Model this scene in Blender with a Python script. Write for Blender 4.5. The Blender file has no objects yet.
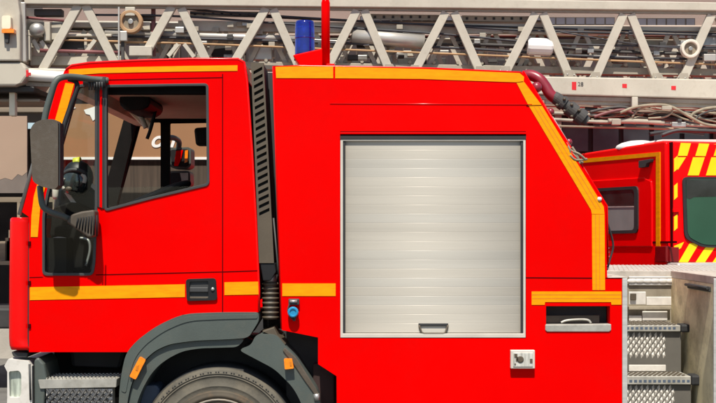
import bpy, bmesh, math, random
from mathutils import Vector, Matrix
from mathutils.geometry import tessellate_polygon
random.seed(7)
R = math.radians
SC = bpy.context.scene
COL = SC.collection

# ------------------------------------------------------------------ measuring
S = 0.0053            # metres per photo pixel on the plane of the engine's side (y = 0)
D = 6.4               # camera distance from that plane
HZ = 230.0            # photo row of the horizon
GZ = 529.0            # photo row where the ground meets the engine's side
ZC = (GZ - HZ) * S    # eye height
def X(px): return (px - 358.0) * S
def Z(py): return ZC + (HZ - py) * S
def at(px, py, y=0.0):
    k = (D + y) / D
    return Vector((X(px) * k, y, ZC + (HZ - py) * S * k))

# ------------------------------------------------------------------ camera, light
cam_d = bpy.data.cameras.new('camera')
cam = bpy.data.objects.new('camera', cam_d)
COL.objects.link(cam)
cam.location = (0, -D, ZC)
cam.rotation_euler = (R(90), 0, 0)
cam_d.sensor_width = 36.0
cam_d.lens = 36.0 * D / (716 * S)
cam_d.shift_y = (HZ - 201.5) / 716.0
cam_d.clip_end = 2000
cam_d.clip_start = 0.05
SC.camera = cam

SUN_EL, SUN_AZ = 61.5, 6.0        # the sun stands behind the camera, a touch to the left
w = bpy.data.worlds.new('World'); SC.world = w
w.use_nodes = True
nt = w.node_tree
sky = nt.nodes.new('ShaderNodeTexSky')
sky.sky_type = 'NISHITA'; sky.sun_disc = False
sky.sun_elevation = R(SUN_EL); sky.sun_rotation = R(180 + SUN_AZ)
nt.links.new(sky.outputs[0], nt.nodes['Background'].inputs[0])
nt.nodes['Background'].inputs[1].default_value = 0.085
sun_d = bpy.data.lights.new('sun', 'SUN'); sun_d.energy = 4.6; sun_d.angle = R(0.55)
sun_d.color = (1.0, 0.94, 0.83)
sun = bpy.data.objects.new('sun', sun_d); COL.objects.link(sun)
tgt = Vector((math.sin(R(SUN_AZ)) * math.cos(R(SUN_EL)), math.cos(R(SUN_AZ)) * math.cos(R(SUN_EL)), -math.sin(R(SUN_EL))))
sun.rotation_euler = tgt.to_track_quat('-Z', 'Y').to_euler()
sun.location = (-3, -8, 12)
SC.view_settings.view_transform = 'Standard'
SC.view_settings.look = 'None'
SC.view_settings.exposure = 0.64
SC.view_settings.gamma = 1.0
SC.render.engine = 'CYCLES'
SC.cycles.use_denoising = True
SC.cycles.max_bounces = 10

# ------------------------------------------------------------------ materials
def mat(name, col, rough=0.5, metal=0.0, spec=0.5, vary=0.0, vscale=6.0, stretch=(1, 1, 1), bump=0.0, bscale=40.0,
        dirt=None, dirt_amt=0.0, dscale=3.0, coat=0.0, emit=0.0, rvary=0.0):
    m = bpy.data.materials.new(name); m.use_nodes = True
    t = m.node_tree; b = t.nodes['Principled BSDF']
    b.inputs['Roughness'].default_value = rough; b.inputs['Metallic'].default_value = metal
    b.inputs['Specular IOR Level'].default_value = spec
    b.inputs['Coat Weight'].default_value = coat
    b.inputs['Base Color'].default_value = (*col, 1)
    tc = t.nodes.new('ShaderNodeTexCoord')
    mp = t.nodes.new('ShaderNodeMapping'); mp.inputs['Scale'].default_value = stretch
    t.links.new(tc.outputs['Object'], mp.inputs[0])
    out = None
    if vary > 0:
        n = t.nodes.new('ShaderNodeTexNoise'); n.inputs['Scale'].default_value = vscale; n.inputs['Detail'].default_value = 6
        t.links.new(mp.outputs[0], n.inputs['Vector'])
        rp = t.nodes.new('ShaderNodeValToRGB')
        rp.color_ramp.elements[0].position = 0.3; rp.color_ramp.elements[1].position = 0.7
        rp.color_ramp.elements[0].color = (*[max(0, c * (1 - vary)) for c in col], 1)
        rp.color_ramp.elements[1].color = (*[min(1, c * (1 + vary)) for c in col], 1)
        t.links.new(n.outputs['Fac'], rp.inputs[0]); out = rp.outputs[0]
    if dirt is not None:
        n2 = t.nodes.new('ShaderNodeTexNoise'); n2.inputs['Scale'].default_value = dscale; n2.inputs['Detail'].default_value = 9
        n2.inputs['Roughness'].default_value = 0.7
        t.links.new(mp.outputs[0], n2.inputs['Vector'])
        r2 = t.nodes.new('ShaderNodeValToRGB')
        r2.color_ramp.elements[0].position = 0.48; r2.color_ramp.elements[1].position = 0.72
        r2.color_ramp.elements[0].color = (0, 0, 0, 1); r2.color_ramp.elements[1].color = (dirt_amt,) * 3 + (1,)
        t.links.new(n2.outputs['Fac'], r2.inputs[0])
        mx = t.nodes.new('ShaderNodeMixRGB')
        t.links.new(r2.outputs[0], mx.inputs[0])
        if out: t.links.new(out, mx.inputs[1])
        else: mx.inputs[1].default_value = (*col, 1)
        mx.inputs[2].default_value = (*dirt, 1)
        out = mx.outputs[0]
    if out: t.links.new(out, b.inputs['Base Color'])
    if rvary > 0:
        n4 = t.nodes.new('ShaderNodeTexNoise'); n4.inputs['Scale'].default_value = 9; n4.inputs['Detail'].default_value = 5
        t.links.new(tc.outputs['Object'], n4.inputs['Vector'])
        mr = t.nodes.new('ShaderNodeMapRange')
        mr.inputs['To Min'].default_value = max(0.03, rough - rvary); mr.inputs['To Max'].default_value = min(1, rough + rvary)
        t.links.new(n4.outputs['Fac'], mr.inputs[0]); t.links.new(mr.outputs[0], b.inputs['Roughness'])
    if bump > 0:
        n3 = t.nodes.new('ShaderNodeTexNoise'); n3.inputs['Scale'].default_value = bscale; n3.inputs['Detail'].default_value = 4
        t.links.new(mp.outputs[0], n3.inputs['Vector'])
        bp = t.nodes.new('ShaderNodeBump'); bp.inputs['Strength'].default_value = bump; bp.inputs['Distance'].default_value = 0.01
        t.links.new(n3.outputs['Fac'], bp.inputs['Height']); t.links.new(bp.outputs[0], b.inputs['Normal'])
    if emit > 0:
        b.inputs['Emission Color'].default_value = (*col, 1); b.inputs['Emission Strength'].default_value = emit
    return m

def glass(name, tint=(0.97, 1.0, 0.985), clear=0.985, refl=0.4):
    m = bpy.data.materials.new(name); m.use_nodes = True
    t = m.node_tree; t.nodes.remove(t.nodes['Principled BSDF'])
    tr = t.nodes.new('ShaderNodeBsdfTransparent'); tr.inputs[0].default_value = (*[c * clear for c in tint], 1)
    gl = t.nodes.new('ShaderNodeBsdfGlossy'); gl.inputs['Roughness'].default_value = 0.03
    lw = t.nodes.new('ShaderNodeLayerWeight'); lw.inputs[0].default_value = 0.5
    pw = t.nodes.new('ShaderNodeMath'); pw.operation = 'POWER'; pw.inputs[1].default_value = 5.0
    ml = t.nodes.new('ShaderNodeMath'); ml.operation = 'MULTIPLY_ADD'; ml.inputs[1].default_value = refl; ml.inputs[2].default_value = 0.012
    t.links.new(lw.outputs['Facing'], pw.inputs[0]); t.links.new(pw.outputs[0], ml.inputs[0])
    mx = t.nodes.new('ShaderNodeMixShader')
    t.links.new(ml.outputs[0], mx.inputs[0]); t.links.new(tr.outputs[0], mx.inputs[1]); t.links.new(gl.outputs[0], mx.inputs[2])
    t.links.new(mx.outputs[0], t.nodes['Material Output'].inputs[0])
    return m

M = {}
M['red'] = mat('red_paint', (0.675, 0.0, 0.0), rough=0.24, spec=0.04, vary=0.07, vscale=1.1, bump=0.02, bscale=2.2, rvary=0.1, dirt=(0.40, 0.004, 0.003), dirt_amt=0.25, dscale=2.2)
M['red_gloss'] = mat('glossy_red_paint', (0.72, 0.0, 0.0), rough=0.2, spec=0.3)
M['red_dark'] = mat('dark_red_seal', (0.05, 0.001, 0.002), rough=0.9, spec=0.05)
M['van_red'] = mat('van_red_paint', (0.88, 0.0, 0.001), rough=0.3, spec=0.15, vary=0.06, vscale=1.5)
M['orange'] = mat('orange_reflective_tape', (0.80, 0.285, 0.0), rough=0.45, spec=0.15, vary=0.10, vscale=9, stretch=(1, 1, 5), dirt=(0.55, 0.17, 0.0), dirt_amt=0.5, dscale=14, bump=0.03, bscale=300)
M['tape_line'] = mat('tape_edge_line', (0.50, 0.15, 0.0), rough=0.6)
M['yellow'] = mat('yellow_reflective_tape', (0.85, 0.62, 0.01), rough=0.5, spec=0.2, vary=0.06, vscale=5)
M['grey_plastic'] = mat('weathered_grey_plastic', (0.060, 0.074, 0.066), rough=0.55, vary=0.14, vscale=4, bump=0.08, bscale=150, dirt=(0.11, 0.10, 0.075), dirt_amt=0.35, dscale=6)
M['duct'] = mat('olive_grey_plastic', (0.074, 0.056, 0.036), rough=0.6, vary=0.14, bump=0.06, bscale=120)
M['mirror_shell'] = mat('dusty_grey_plastic', (0.066, 0.050, 0.034), rough=0.6, vary=0.10, vscale=5, bump=0.12, bscale=220, dirt=(0.2, 0.19, 0.17), dirt_amt=0.15, dscale=30)
M['black'] = mat('black_plastic', (0.010, 0.010, 0.011), rough=0.6, spec=0.25, vary=0.2)
M['rubber'] = mat('black_rubber', (0.016, 0.016, 0.017), rough=0.7, vary=0.2)
M['gasket'] = mat('grey_rubber_gasket', (0.032, 0.032, 0.032), rough=0.6, vary=0.2)
M['interior'] = mat('dark_cab_trim', (0.009, 0.008, 0.0075), rough=0.9, spec=0.08, vary=0.3, vscale=5)
M['headliner'] = mat('beige_headliner', (0.62, 0.50, 0.37), rough=0.9, vary=0.1, vscale=3)
M['header'] = mat('grey_beige_trim', (0.70, 0.63, 0.47), rough=0.8, vary=0.12)
M['alu'] = mat('brushed_aluminium', (0.62, 0.60, 0.56), rough=0.42, metal=0.55, vary=0.12, vscale=8, stretch=(.4, 1, 6), dirt=(0.25, 0.22, 0.18), dirt_amt=0.35, dscale=9)
M['shutter'] = mat('shutter_aluminium', (0.525, 0.485, 0.415), rough=0.45, metal=0.12, spec=0.3, vary=0.11, vscale=1.5, stretch=(.2, 1, 6), dirt=(0.40, 0.375, 0.32), dirt_amt=0.30, dscale=4)
M['shutter_b'] = mat('shutter_aluminium_cool', (0.51, 0.48, 0.42), rough=0.45, metal=0.12, spec=0.3, vary=0.11, vscale=1.5, stretch=(.2, 1, 6), dirt=(0.40, 0.375, 0.32), dirt_amt=0.30, dscale=5)
M['frame_white'] = mat('pale_aluminium_frame', (0.56, 0.51, 0.44), rough=0.45, metal=0.2, vary=0.08)
M['steel'] = mat('dull_steel', (0.35, 0.34, 0.32), rough=0.45, metal=0.7, vary=0.2, vscale=15)
M['lamp_white'] = mat('pale_bumper_plastic', (0.58, 0.55, 0.50), rough=0.5, vary=0.08, dirt=(0.25, 0.21, 0.16), dirt_amt=0.5, dscale=9)
M['lens'] = mat('headlight_reflector', (0.52, 0.51, 0.46), rough=0.3, metal=0.2, vary=0.35, vscale=20, stretch=(4, 1, .6))
M['amber'] = mat('amber_lens', (0.85, 0.22, 0.005), rough=0.25, vary=0.15, vscale=40, coat=0.4)
M['blue'] = mat('blue_beacon_lens', (0.004, 0.03, 0.55), rough=0.08, vary=0.2, vscale=10, stretch=(1.2, 1, .8), coat=0.6)
M['blue'].node_tree.nodes['Principled BSDF'].inputs['Transmission Weight'].default_value = 0.75
M['plug_blue'] = mat('bright_blue_plastic', (0.012, 0.21, 0.40), rough=0.4, vary=0.1)
M['tyre'] = mat('dusty_tyre_rubber', (0.085, 0.076, 0.058), rough=0.85, vary=0.3, vscale=7, bump=0.15, bscale=60, dirt=(0.19, 0.155, 0.105), dirt_amt=0.6, dscale=5)
M['tyre_dark'] = mat('dark_tyre_bead', (0.062, 0.050, 0.034), rough=0.8, vary=0.3, vscale=6, dirt=(0.22, 0.12, 0.05), dirt_amt=0.6, dscale=5)
M['tread'] = mat('black_tyre_tread', (0.02, 0.02, 0.02), rough=0.9, vary=0.2)
M['rim'] = mat('pale_steel_rim', (0.20, 0.175, 0.14), rough=0.6, metal=0.1, vary=0.2, dirt=(0.2, 0.11, 0.05), dirt_amt=0.7)
M['block'] = mat('slate_blue_plastic', (0.07, 0.095, 0.14), rough=0.6, vary=0.15)
M['stair_wall'] = mat('dirty_galvanised_panel', (0.86, 0.75, 0.47), rough=0.65, vary=0.15, vscale=3, dirt=(0.26, 0.20, 0.10), dirt_amt=0.75, dscale=4.5, bump=0.08, bscale=60)
M['riser'] = mat('grey_riser_plate', (0.10, 0.092, 0.078), rough=0.6, vary=0.15)
M['lozenge'] = mat('bright_lozenge_metal', (0.62, 0.585, 0.53), rough=0.45, metal=0.15, vary=0.12, vscale=20)
M['mask_rubber'] = mat('black_mask_rubber', (0.008, 0.009, 0.009), rough=0.45, spec=0.3, vary=0.4, vscale=20)
M['mask_glass'] = mat('dark_face_shield', (0.02, 0.026, 0.025), rough=0.12, coat=0.5, vary=0.9, vscale=18)
M['lime'] = mat('lime_yellow_plastic', (0.45, 0.46, 0.03), rough=0.5)
M['strap'] = mat('pale_strap', (0.45, 0.42, 0.36), rough=0.8, vary=0.2)
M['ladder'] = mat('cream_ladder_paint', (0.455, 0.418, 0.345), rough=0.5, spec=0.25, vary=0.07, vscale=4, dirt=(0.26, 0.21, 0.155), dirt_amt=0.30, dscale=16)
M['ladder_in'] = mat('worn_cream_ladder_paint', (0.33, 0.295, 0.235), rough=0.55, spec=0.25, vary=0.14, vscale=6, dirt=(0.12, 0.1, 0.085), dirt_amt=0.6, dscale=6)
M['cyl'] = mat('bright_cylinder_steel', (0.46, 0.43, 0.385), rough=0.35, metal=0.4, vary=0.08)
M['cable'] = mat('dark_cable', (0.025, 0.024, 0.03), rough=0.6, vary=0.3)
M['cable_brown'] = mat('orange_brown_cable', (0.36, 0.21, 0.10), rough=0.7, vary=0.2)
M['maroon'] = mat('maroon_rail', (0.16, 0.05, 0.05), rough=0.6, vary=0.2)
M['pulley'] = mat('tan_nylon_pulley', (0.34, 0.20, 0.10), rough=0.6, vary=0.2, vscale=12)
M['pulley_w'] = mat('cream_nylon_pulley', (0.60, 0.54, 0.45), rough=0.6, vary=0.1)
M['cream_panel'] = mat('cream_side_panel', (0.43, 0.39, 0.315), rough=0.55, vary=0.05, vscale=2, dirt=(0.28, 0.22, 0.16), dirt_amt=0.35, dscale=5)
M['hose'] = mat('grey_beige_hose', (0.22, 0.18, 0.125), rough=0.7, vary=0.25, vscale=12)
M['hose_dark'] = mat('dark_hose', (0.05, 0.045, 0.042), rough=0.7, vary=0.3)
M['maroon_hose'] = mat('dark_red_pipe', (0.20, 0.012, 0.022), rough=0.35, vary=0.2, vscale=10, coat=0.3)
M['white'] = mat('white_paint', (0.72, 0.70, 0.66), rough=0.5, vary=0.04)
M['red_mark'] = mat('red_mark_paint', (0.55, 0.01, 0.015), rough=0.5)
M['ink'] = mat('dark_ink', (0.03, 0.03, 0.03), rough=0.7)
M['wall'] = mat('pink_beige_render', (0.255, 0.185, 0.155), rough=0.9, vary=0.08, vscale=1.2, bump=0.2, bscale=60, dirt=(0.3, 0.22, 0.19), dirt_amt=0.4, dscale=1.5)
M['cornice'] = mat('pale_stone_trim', (0.42, 0.34, 0.275), rough=0.9, vary=0.1, vscale=3)
M['beam'] = mat('brown_beige_beam', (0.25, 0.20, 0.145), rough=0.85, vary=0.25, vscale=2.5, stretch=(.3, 1, 4))
M['fascia'] = mat('dark_maroon_brown_fascia', (0.030, 0.019, 0.019), rough=0.8, vary=0.3, vscale=2)
M['boards'] = mat('brown_vertical_boards', (0.062, 0.043, 0.031), rough=0.85, vary=0.3, vscale=3, stretch=(9, 1, .5))
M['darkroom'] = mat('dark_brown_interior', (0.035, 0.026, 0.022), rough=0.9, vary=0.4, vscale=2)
M['pane'] = mat('dark_window_glass', (0.085, 0.075, 0.085), rough=0.1, vary=0.25, vscale=2)
M['plinth'] = mat('pale_concrete', (0.40, 0.37, 0.32), rough=0.9, vary=0.12, vscale=4, bump=0.2, bscale=40)
M['tan'] = mat('tan_banner_cloth', (0.27, 0.135, 0.060), rough=0.85, vary=0.06, vscale=1.5)
M['board'] = mat('pinkish_board', (0.335, 0.237, 0.169), rough=0.8, vary=0.04, vscale=2)
M['board_shadow'] = mat('grey_board_shadow', (0.16, 0.13, 0.11), rough=0.85, vary=0.1)
M['asphalt'] = mat('asphalt', (0.11, 0.105, 0.095), rough=0.95, vary=0.25, vscale=3, bump=0.5, bscale=160)
M['tread_metal'] = mat('dull_tread_metal', (0.40, 0.385, 0.34), rough=0.55, metal=0.4, vary=0.2, vscale=12, dirt=(0.16, 0.14, 0.1), dirt_amt=0.5, dscale=9)
M['stair_back'] = mat('grimy_back_panel', (0.26, 0.225, 0.165), rough=0.7, vary=0.2, vscale=6, dirt=(0.1, 0.08, 0.05), dirt_amt=0.6, dscale=8)
M['deck'] = mat('scuffed_deck_aluminium', (0.50, 0.45, 0.385), rough=0.55, metal=0.2, vary=0.2, vscale=10, dirt=(0.2, 0.17, 0.13), dirt_amt=0.5, dscale=8)
M['dark_maroon'] = mat('dark_brown_box', (0.035, 0.014, 0.012), rough=0.8, vary=0.3)
M['glass'] = glass('clear_glass')
M['ws_glass'] = glass('windscreen_glass', refl=0.12)
M['van_glass'] = mat('green_tinted_glass', (0.020, 0.075, 0.045), rough=0.06, spec=0.5, vary=0.15, vscale=2)
M['van_glass_grey'] = mat('grey_frosted_glass', (0.22, 0.23, 0.22), rough=0.3, spec=0.5, vary=0.1, vscale=4)
M['van_glass_dark'] = mat('dark_van_glass', (0.02, 0.022, 0.022), rough=0.06, vary=0.5, vscale=5)
M['tail'] = mat('dark_red_tail_lens', (0.16, 0.004, 0.006), rough=0.2, vary=0.2)
M['mirror_glass'] = mat('mirror_glass', (0.75, 0.75, 0.75), rough=0.03, metal=1.0)
M['chassis'] = mat('dark_chassis_paint', (0.03, 0.028, 0.026), rough=0.7, vary=0.3)

# ------------------------------------------------------------------ mesh helpers
def tag(o, label=None, cat=None, group=None, kind=None):
    if label: o['label'] = label
    if cat: o['category'] = cat
    if group: o['group'] = group
    if kind: o['kind'] = kind
    return o

def empty(name, loc, label=None, cat=None, rz=0, group=None):
    o = bpy.data.objects.new(name, None); COL.objects.link(o)
    o.location = loc; o.rotation_euler = (0, 0, rz); o.empty_display_size = 0.2
    return tag(o, label, cat, group)

def area2(p): return sum(p[i][0] * p[(i + 1) % len(p)][1] - p[(i + 1) % len(p)][0] * p[i][1] for i in range(len(p)))

def inset(p, d):
    """offset a closed 2-D loop inwards by d (outwards when negative)"""
    p = [Vector((a, b)) for a, b in p]
    if area2(p) < 0: p = p[::-1]
    n = len(p); out = []
    for i in range(n):
        e1 = (p[i] - p[i - 1]).normalized(); e2 = (p[(i + 1) % n] - p[i]).normalized()
        n1 = Vector((-e1.y, e1.x)); n2 = Vector((-e2.y, e2.x))
        b = n1 + n2
        b = n1 if b.length < 1e-6 else b.normalized()
        c = max(0.35, b.dot(n1))
        q = p[i] + b * (d / c)
        out.append((q.x, q.y))
    return out

def rounded(p, r, n=4):
    """round every corner of a 2-D loop"""
    out = []; m = len(p)
    for i in range(m):
        a, b, c = Vector(p[i - 1]), Vector(p[i]), Vector(p[(i + 1) % m])
        u, v = (a - b), (c - b)
        rr = min(r, u.length * .45, v.length * .45)
        s, e = b + u.normalized() * rr, b + v.normalized() * rr
        for k in range(n + 1):
            t = k / n
            q = s * (1 - t) ** 2 + b * 2 * t * (1 - t) + e * t * t
            out.append((q.x, q.y))
    return out

class MB:
    def __init__(self): self.bm = bmesh.new()
    def v(self, p): return self.bm.verts.new(p)
    def f(self, vs, smooth=False):
        try:
            fc = self.bm.faces.new(vs); fc.smooth = smooth; return fc
        except ValueError: return None
    def box(self, x0, x1, y0, y1, z0, z1):
        c = [self.v((x, y, z)) for x in (x0, x1) for y in (y0, y1) for z in (z0, z1)]
        for q in ((0, 1, 3, 2), (4, 6, 7, 5), (0, 4, 5, 1), (2, 3, 7, 6), (0, 2, 6, 4), (1, 5, 7, 3)):
            self.f([c[i] for i in q])
        return self
    def boxp(self, a, b, c, d, y0, y1):      # photo px x0,y0,x1,y1 measured on the engine's side
        return self.box(X(a), X(c), y0, y1, Z(d), Z(b))
    def plate(self, loop, y0, y1, holes=(), smooth=False):   # loops of (x, z)
        loops = [list(loop)] + [list(h) for h in holes]
        tris = tessellate_polygon([[Vector((a, b, 0)) for a, b in l] for l in loops])
        flat = [p for l in loops for p in l]
        fr = [self.v((a, y0, b)) for a, b in flat]; bk = [self.v((a, y1, b)) for a, b in flat]
        for t in tris:
            self.f([fr[i] for i in t]); self.f([bk[i] for i in reversed(t)])
        o = 0
        for l in loops:
            n = len(l)
            for i in range(n):
                j = (i + 1) % n
                self.f([fr[o + i], fr[o + j], bk[o + j], bk[o + i]], smooth)
            o += n
        return self
    def loft(self, rings, smooth=True, cap=True):
        rs = [[self.v(p) for p in r] for r in rings]
        for a, b in zip(rs, rs[1:]):
            n = len(a)
            for i in range(n): self.f([a[i], a[(i + 1) % n], b[(i + 1) % n], b[i]], smooth)
        if cap: self.f(rs[0][::-1]); self.f(rs[-1])
        return self
    def tube(self, pts, r, n=10, smooth=True, close=False):
        pts = [Vector(p) for p in pts]; rings = []
        rad = r if isinstance(r, (list, tuple)) else [r] * len(pts)
        up = Vector((0, 0, 1)); prev = None
        for i, p in enumerate(pts):
            a = pts[max(0, i - 1)]; b = pts[min(len(pts) - 1, i + 1)]
            t = (b - a).normalized()
            if prev is None:
                ref = up if abs(t.z) < 0.9 else Vector((1, 0, 0))
                u = t.cross(ref).normalized()
            else:
                u = (prev - t * prev.dot(t)).normalized()
            prev = u; w_ = t.cross(u)
            rings.append([p + (u * math.cos(k * 2 * math.pi / n) + w_ * math.sin(k * 2 * math.pi / n)) * rad[i] for k in range(n)])
        return self.loft(rings, smooth)
    def bar(self, a, b, w_, d):      # a flat bar from a to b: width w_ in the x-z plane, depth d along y (starting at y of a)
        a, b = Vector(a), Vector(b); t = (b - a).normalized()
        s = Vector((t.z, 0, -t.x)); s = s.normalized() * (w_ / 2) if s.length > 1e-6 else Vector((w_ / 2, 0, 0))
        dy = Vector((0, d, 0))
        return self.loft([[a - s, a + s, a + s + dy, a - s + dy], [b - s, b + s, b + s + dy, b - s + dy]], smooth=False)
    def lathe(self, prof, c, axis='y', n=48, smooth=True):   # prof: (radius, along axis)
        c = Vector(c); rings = []
        for r, h in prof:
            ring = []
            for k in range(n):
                a = 2 * math.pi * k / n; u, v_ = math.cos(a) * r, math.sin(a) * r
                ring.append(c + (Vector((u, h, v_)) if axis == 'y' else Vector((u, v_, h)) if axis == 'z' else Vector((h, u, v_))))
            rings.append(ring)
        return self.loft(rings, smooth)
    def ball(self, c, r, sc=(1, 1, 1), n=16):
        c = Vector(c); rings = []
        for i in range(1, n // 2):
            th = math.pi * i / (n // 2)
            rings.append([c + Vector((math.sin(th) * math.cos(2 * math.pi * k / n) * r * sc[0], math.sin(th) * math.sin(2 * math.pi * k / n) * r * sc[1], math.cos(th) * r * sc[2])) for k in range(n)])
        return self.loft(rings)
    def build(self, name, m, parent=None, bevel=0.0, seg=2, angle=38):
        bmesh.ops.recalc_face_normals(self.bm, faces=self.bm.faces[:])
        me = bpy.data.meshes.new(name); self.bm.to_mesh(me); self.bm.free()
        ms = m if isinstance(m, (list, tuple)) else [m]
        for k in ms: me.materials.append(M[k])
        o = bpy.data.objects.new(name, me); COL.objects.link(o)
        if parent is not None:
            o.parent = parent
            if parent.type == 'EMPTY' and not parent.get('own_axes'):
                o.matrix_parent_inverse = Matrix.Translation(-parent.location)
        if bevel:
            b = o.modifiers.new('bevel', 'BEVEL'); b.width = bevel; b.segments = seg
            b.limit_method = 'ANGLE'; b.angle_limit = R(angle); b.harden_normals = False
        return o

def P(pts): return [(X(a), Z(b)) for a, b in pts]            # photo px -> (x, z) on the engine's side
def Pat(pts, y): return [(at(a, b, y).x, at(a, b, y).z) for a, b in pts]
def curve(pts, n=8):      # Catmull-Rom through points
    pts = [Vector(p) for p in pts]; q = [pts[0]] + pts + [pts[-1]]; out = []
    for i in range(1, len(q) - 2):
        for k in range(n):
            t = k / n; a, b, c, d = q[i - 1], q[i], q[i + 1], q[i + 2]
            out.append(0.5 * ((2 * b) + (c - a) * t + (2 * a - 5 * b + 4 * c - d) * t * t + (3 * b - a - 3 * c + d) * t ** 3))
    out.append(pts[-1]); return out

def text(name, body, size, loc, rot, m, parent, depth=0.002, shear=0.0, bold=0.0):
    cu = bpy.data.curves.new(name, 'FONT'); cu.body = body; cu.size = size; cu.extrude = depth
    cu.shear = shear; cu.offset = bold; cu.align_x = 'CENTER'; cu.align_y = 'CENTER'
    tmp = bpy.data.objects.new('tmp_text', cu); COL.objects.link(tmp)
    dg = bpy.context.evaluated_depsgraph_get()
    me = bpy.data.meshes.new_from_object(tmp.evaluated_get(dg)); bpy.data.objects.remove(tmp)
    me.transform(Matrix.Translation(Vector(loc)) @ Matrix.Rotation(rot[2], 4, 'Z') @ Matrix.Rotation(rot[0], 4, 'X'))
    me.materials.clear(); me.materials.append(M[m])
    o = bpy.data.objects.new(name, me); COL.objects.link(o); o.parent = parent
    if parent.type == 'EMPTY' and not parent.get('own_axes'):
        o.matrix_parent_inverse = Matrix.Translation(-parent.location)
    return o

# ================================================================== SETTING
g = MB(); g.box(-150, 150, -60, 200, -0.3, 0.0)
tag(g.build('ground', 'asphalt'), kind='structure')

# ---- building behind
BY = 9.0
bld = empty('station_building', (0, BY, 0), 'pinkish beige rendered building with dark ground floor bays behind both trucks', 'building')
def bp(a, b, c, d, y0, y1, mb=None):
    p, q = at(a, b, BY), at(c, d, BY)
    return (mb or MB()).box(p.x, q.x, y0, y1, q.z, p.z)
bp(-260, -190, 1000, 88, BY, BY + 5).build('upper_wall', 'wall', bld)
m = MB()
for (a, b, c, d) in ((-260, 88, 1000, 99),): bp(a, b, c, d, BY - .12, BY + .1, m)
bp(-260, 104, 1000, 113, BY - .06, BY + .1, m)
m.build('lintel_beam', 'beam', bld, .01)
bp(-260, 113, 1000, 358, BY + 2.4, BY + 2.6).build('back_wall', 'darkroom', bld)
bp(-260, 318, 55, 358, BY - .5, BY + .3).build('plinth', 'plinth', bld, .02)
for (a, c) in ((52, 60), (228, 246), (555, 562), (720, 735), (-80, -60)):
    bp(a, 113, c, 358, BY + .02, BY + .4).build('pillar', 'beam', bld, .01)
m = MB(); bp(60, 113, 228, 358, BY + .3, BY + .4, m)
m.build('board_screen', 'boards', bld)
# dark shelves in the open bay at the left
for (a, b, c, d, mm) in ((-60, 196, 60, 201, 'beam'), (-60, 262, 60, 266, 'beam'), (6, 201, 9, 318, 'beam')):
    bp(a, b, c, d, BY + .5, BY + .9).build('shelf', mm, bld)
for i in range(9):
    a = random.uniform(-20, 24); b = random.choice((262, 318)); h = random.uniform(12, 34)
    bp(a, b - h, a + random.uniform(5, 12), b - .3, BY + .55, BY + .8).build('shelf_stack', random.choice(('beam', 'boards', 'darkroom', 'hose')), bld)
# window strip of the upper floor, and the string courses
def strip(x0, x1, y0, y1, n):
    f = bp(x0, y0, x1, y1, BY - .05, BY + .02).build('window', 'darkroom', bld)
    wd = (x1 - x0) / n
    for i in range(n):
        bp(x0 + wd * i + .8, y0 + .8, x0 + wd * (i + 1) - .8, y1 - .8, BY - .062, BY - .04).build('pane', 'pane', f)
strip(545, 614, 18, 26, 7); strip(636, 694, 19, 27, 6); strip(716, 800, 19, 27, 8); strip(360, 545, 17, 22, 18)
bp(-260, 26.5, 1000, 32, BY - .1, BY + .05).build('string_course', 'cornice', bld, .01)
bp(-260, 33, 1000, 36.8, BY - .08, BY + .05).build('string_course', 'cornice', bld, .01)
rb = random.Random(5)
for k in range(60):
    a = 170 + k * 9.3; bp(a, 48, a + 1.6, 87, BY - .06, BY - .02).build('batten', 'boards' if k % 3 else 'fascia', bld)
bp(-260, 37, 1000, 87.6, BY - .02, BY + .05).build('shop_fascia', 'fascia', bld)
# dark glazed shopfront at right
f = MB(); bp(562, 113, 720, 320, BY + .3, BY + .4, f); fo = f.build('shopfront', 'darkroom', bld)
for i in range(5):
    a = 566 + i * 31
    m = MB(); bp(a, 117, a + 26, 150, BY + .26, BY + .29, m); m.build('pane', 'pane', fo)
    m = MB(); bp(a, 154, a + 26, 310, BY + .26, BY + .29, m); m.build('pane', 'pane', fo)

# ---- boards leaning / hanging on the building
def hang(name, mm, a, b, c, d, y, label, cat, th=.03):
    p, q = at(a, b, y), at(c, d, y)
    m = MB(); m.box(p.x, q.x, y, y + th, q.z, p.z)
    return tag(m.build(name, mm, None, .004), label, cat)
YB = BY - .35
bo = empty('notice_board', (at(8, 180, YB).x, YB, at(8, 186, YB).z), 'large plain pinkish board with painted grey shadow along lower edge at far left', 'board')
lo = [(-30, 116), (27, 116), (27, 172), (22, 176), (18, 174), (12, 180), (5, 178), (-4, 181), (-30, 182)]
MB().plate(Pat(lo, YB), YB, YB + .04).build('panel', 'board', bo)
MB().plate(Pat([(-30, 182), (-4, 181), (5, 178), (12, 180), (18, 174), (22, 176), (27, 172), (27, 193), (-30, 193)], YB), YB + .002, YB + .042).build('painted_shadow_edge', 'board_shadow', bo)  # jagged grey piece paints the shadow along the board's lower edge
YN = BY - .3
ba = empty('banner', (at(140, 158, YN).x, YN, at(140, 159, YN).z), 'tan cloth banner with white script behind the cab windows', 'banner')
MB().plate(Pat([(56, 104), (222, 104), (222, 157), (56, 157)], YN), YN, YN + .012).build('cloth', 'tan', ba)
MB().plate(Pat([(56, 157.1), (222, 157.1), (222, 159.6), (56, 159.6)], YN), YN - .01, YN + .02).build('hem', 'white', ba)
MB().plate(Pat([(84, 110), (97, 106), (98, 117), (93, 121), (90, 115), (86, 114)], YN), YN - .008, YN).build('emblem', 'white', ba)
MB().plate(Pat([(56, 118), (66, 112), (76, 108), (70, 104), (56, 104)], YN), YN - .008, YN).build('emblem', 'white', ba)
c = at(162, 140, YN); text('lettering', 'on', .29, (c.x, YN - .006, c.z), (R(90), 0, 0), 'white', ba, shear=.35, bold=.006)

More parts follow.
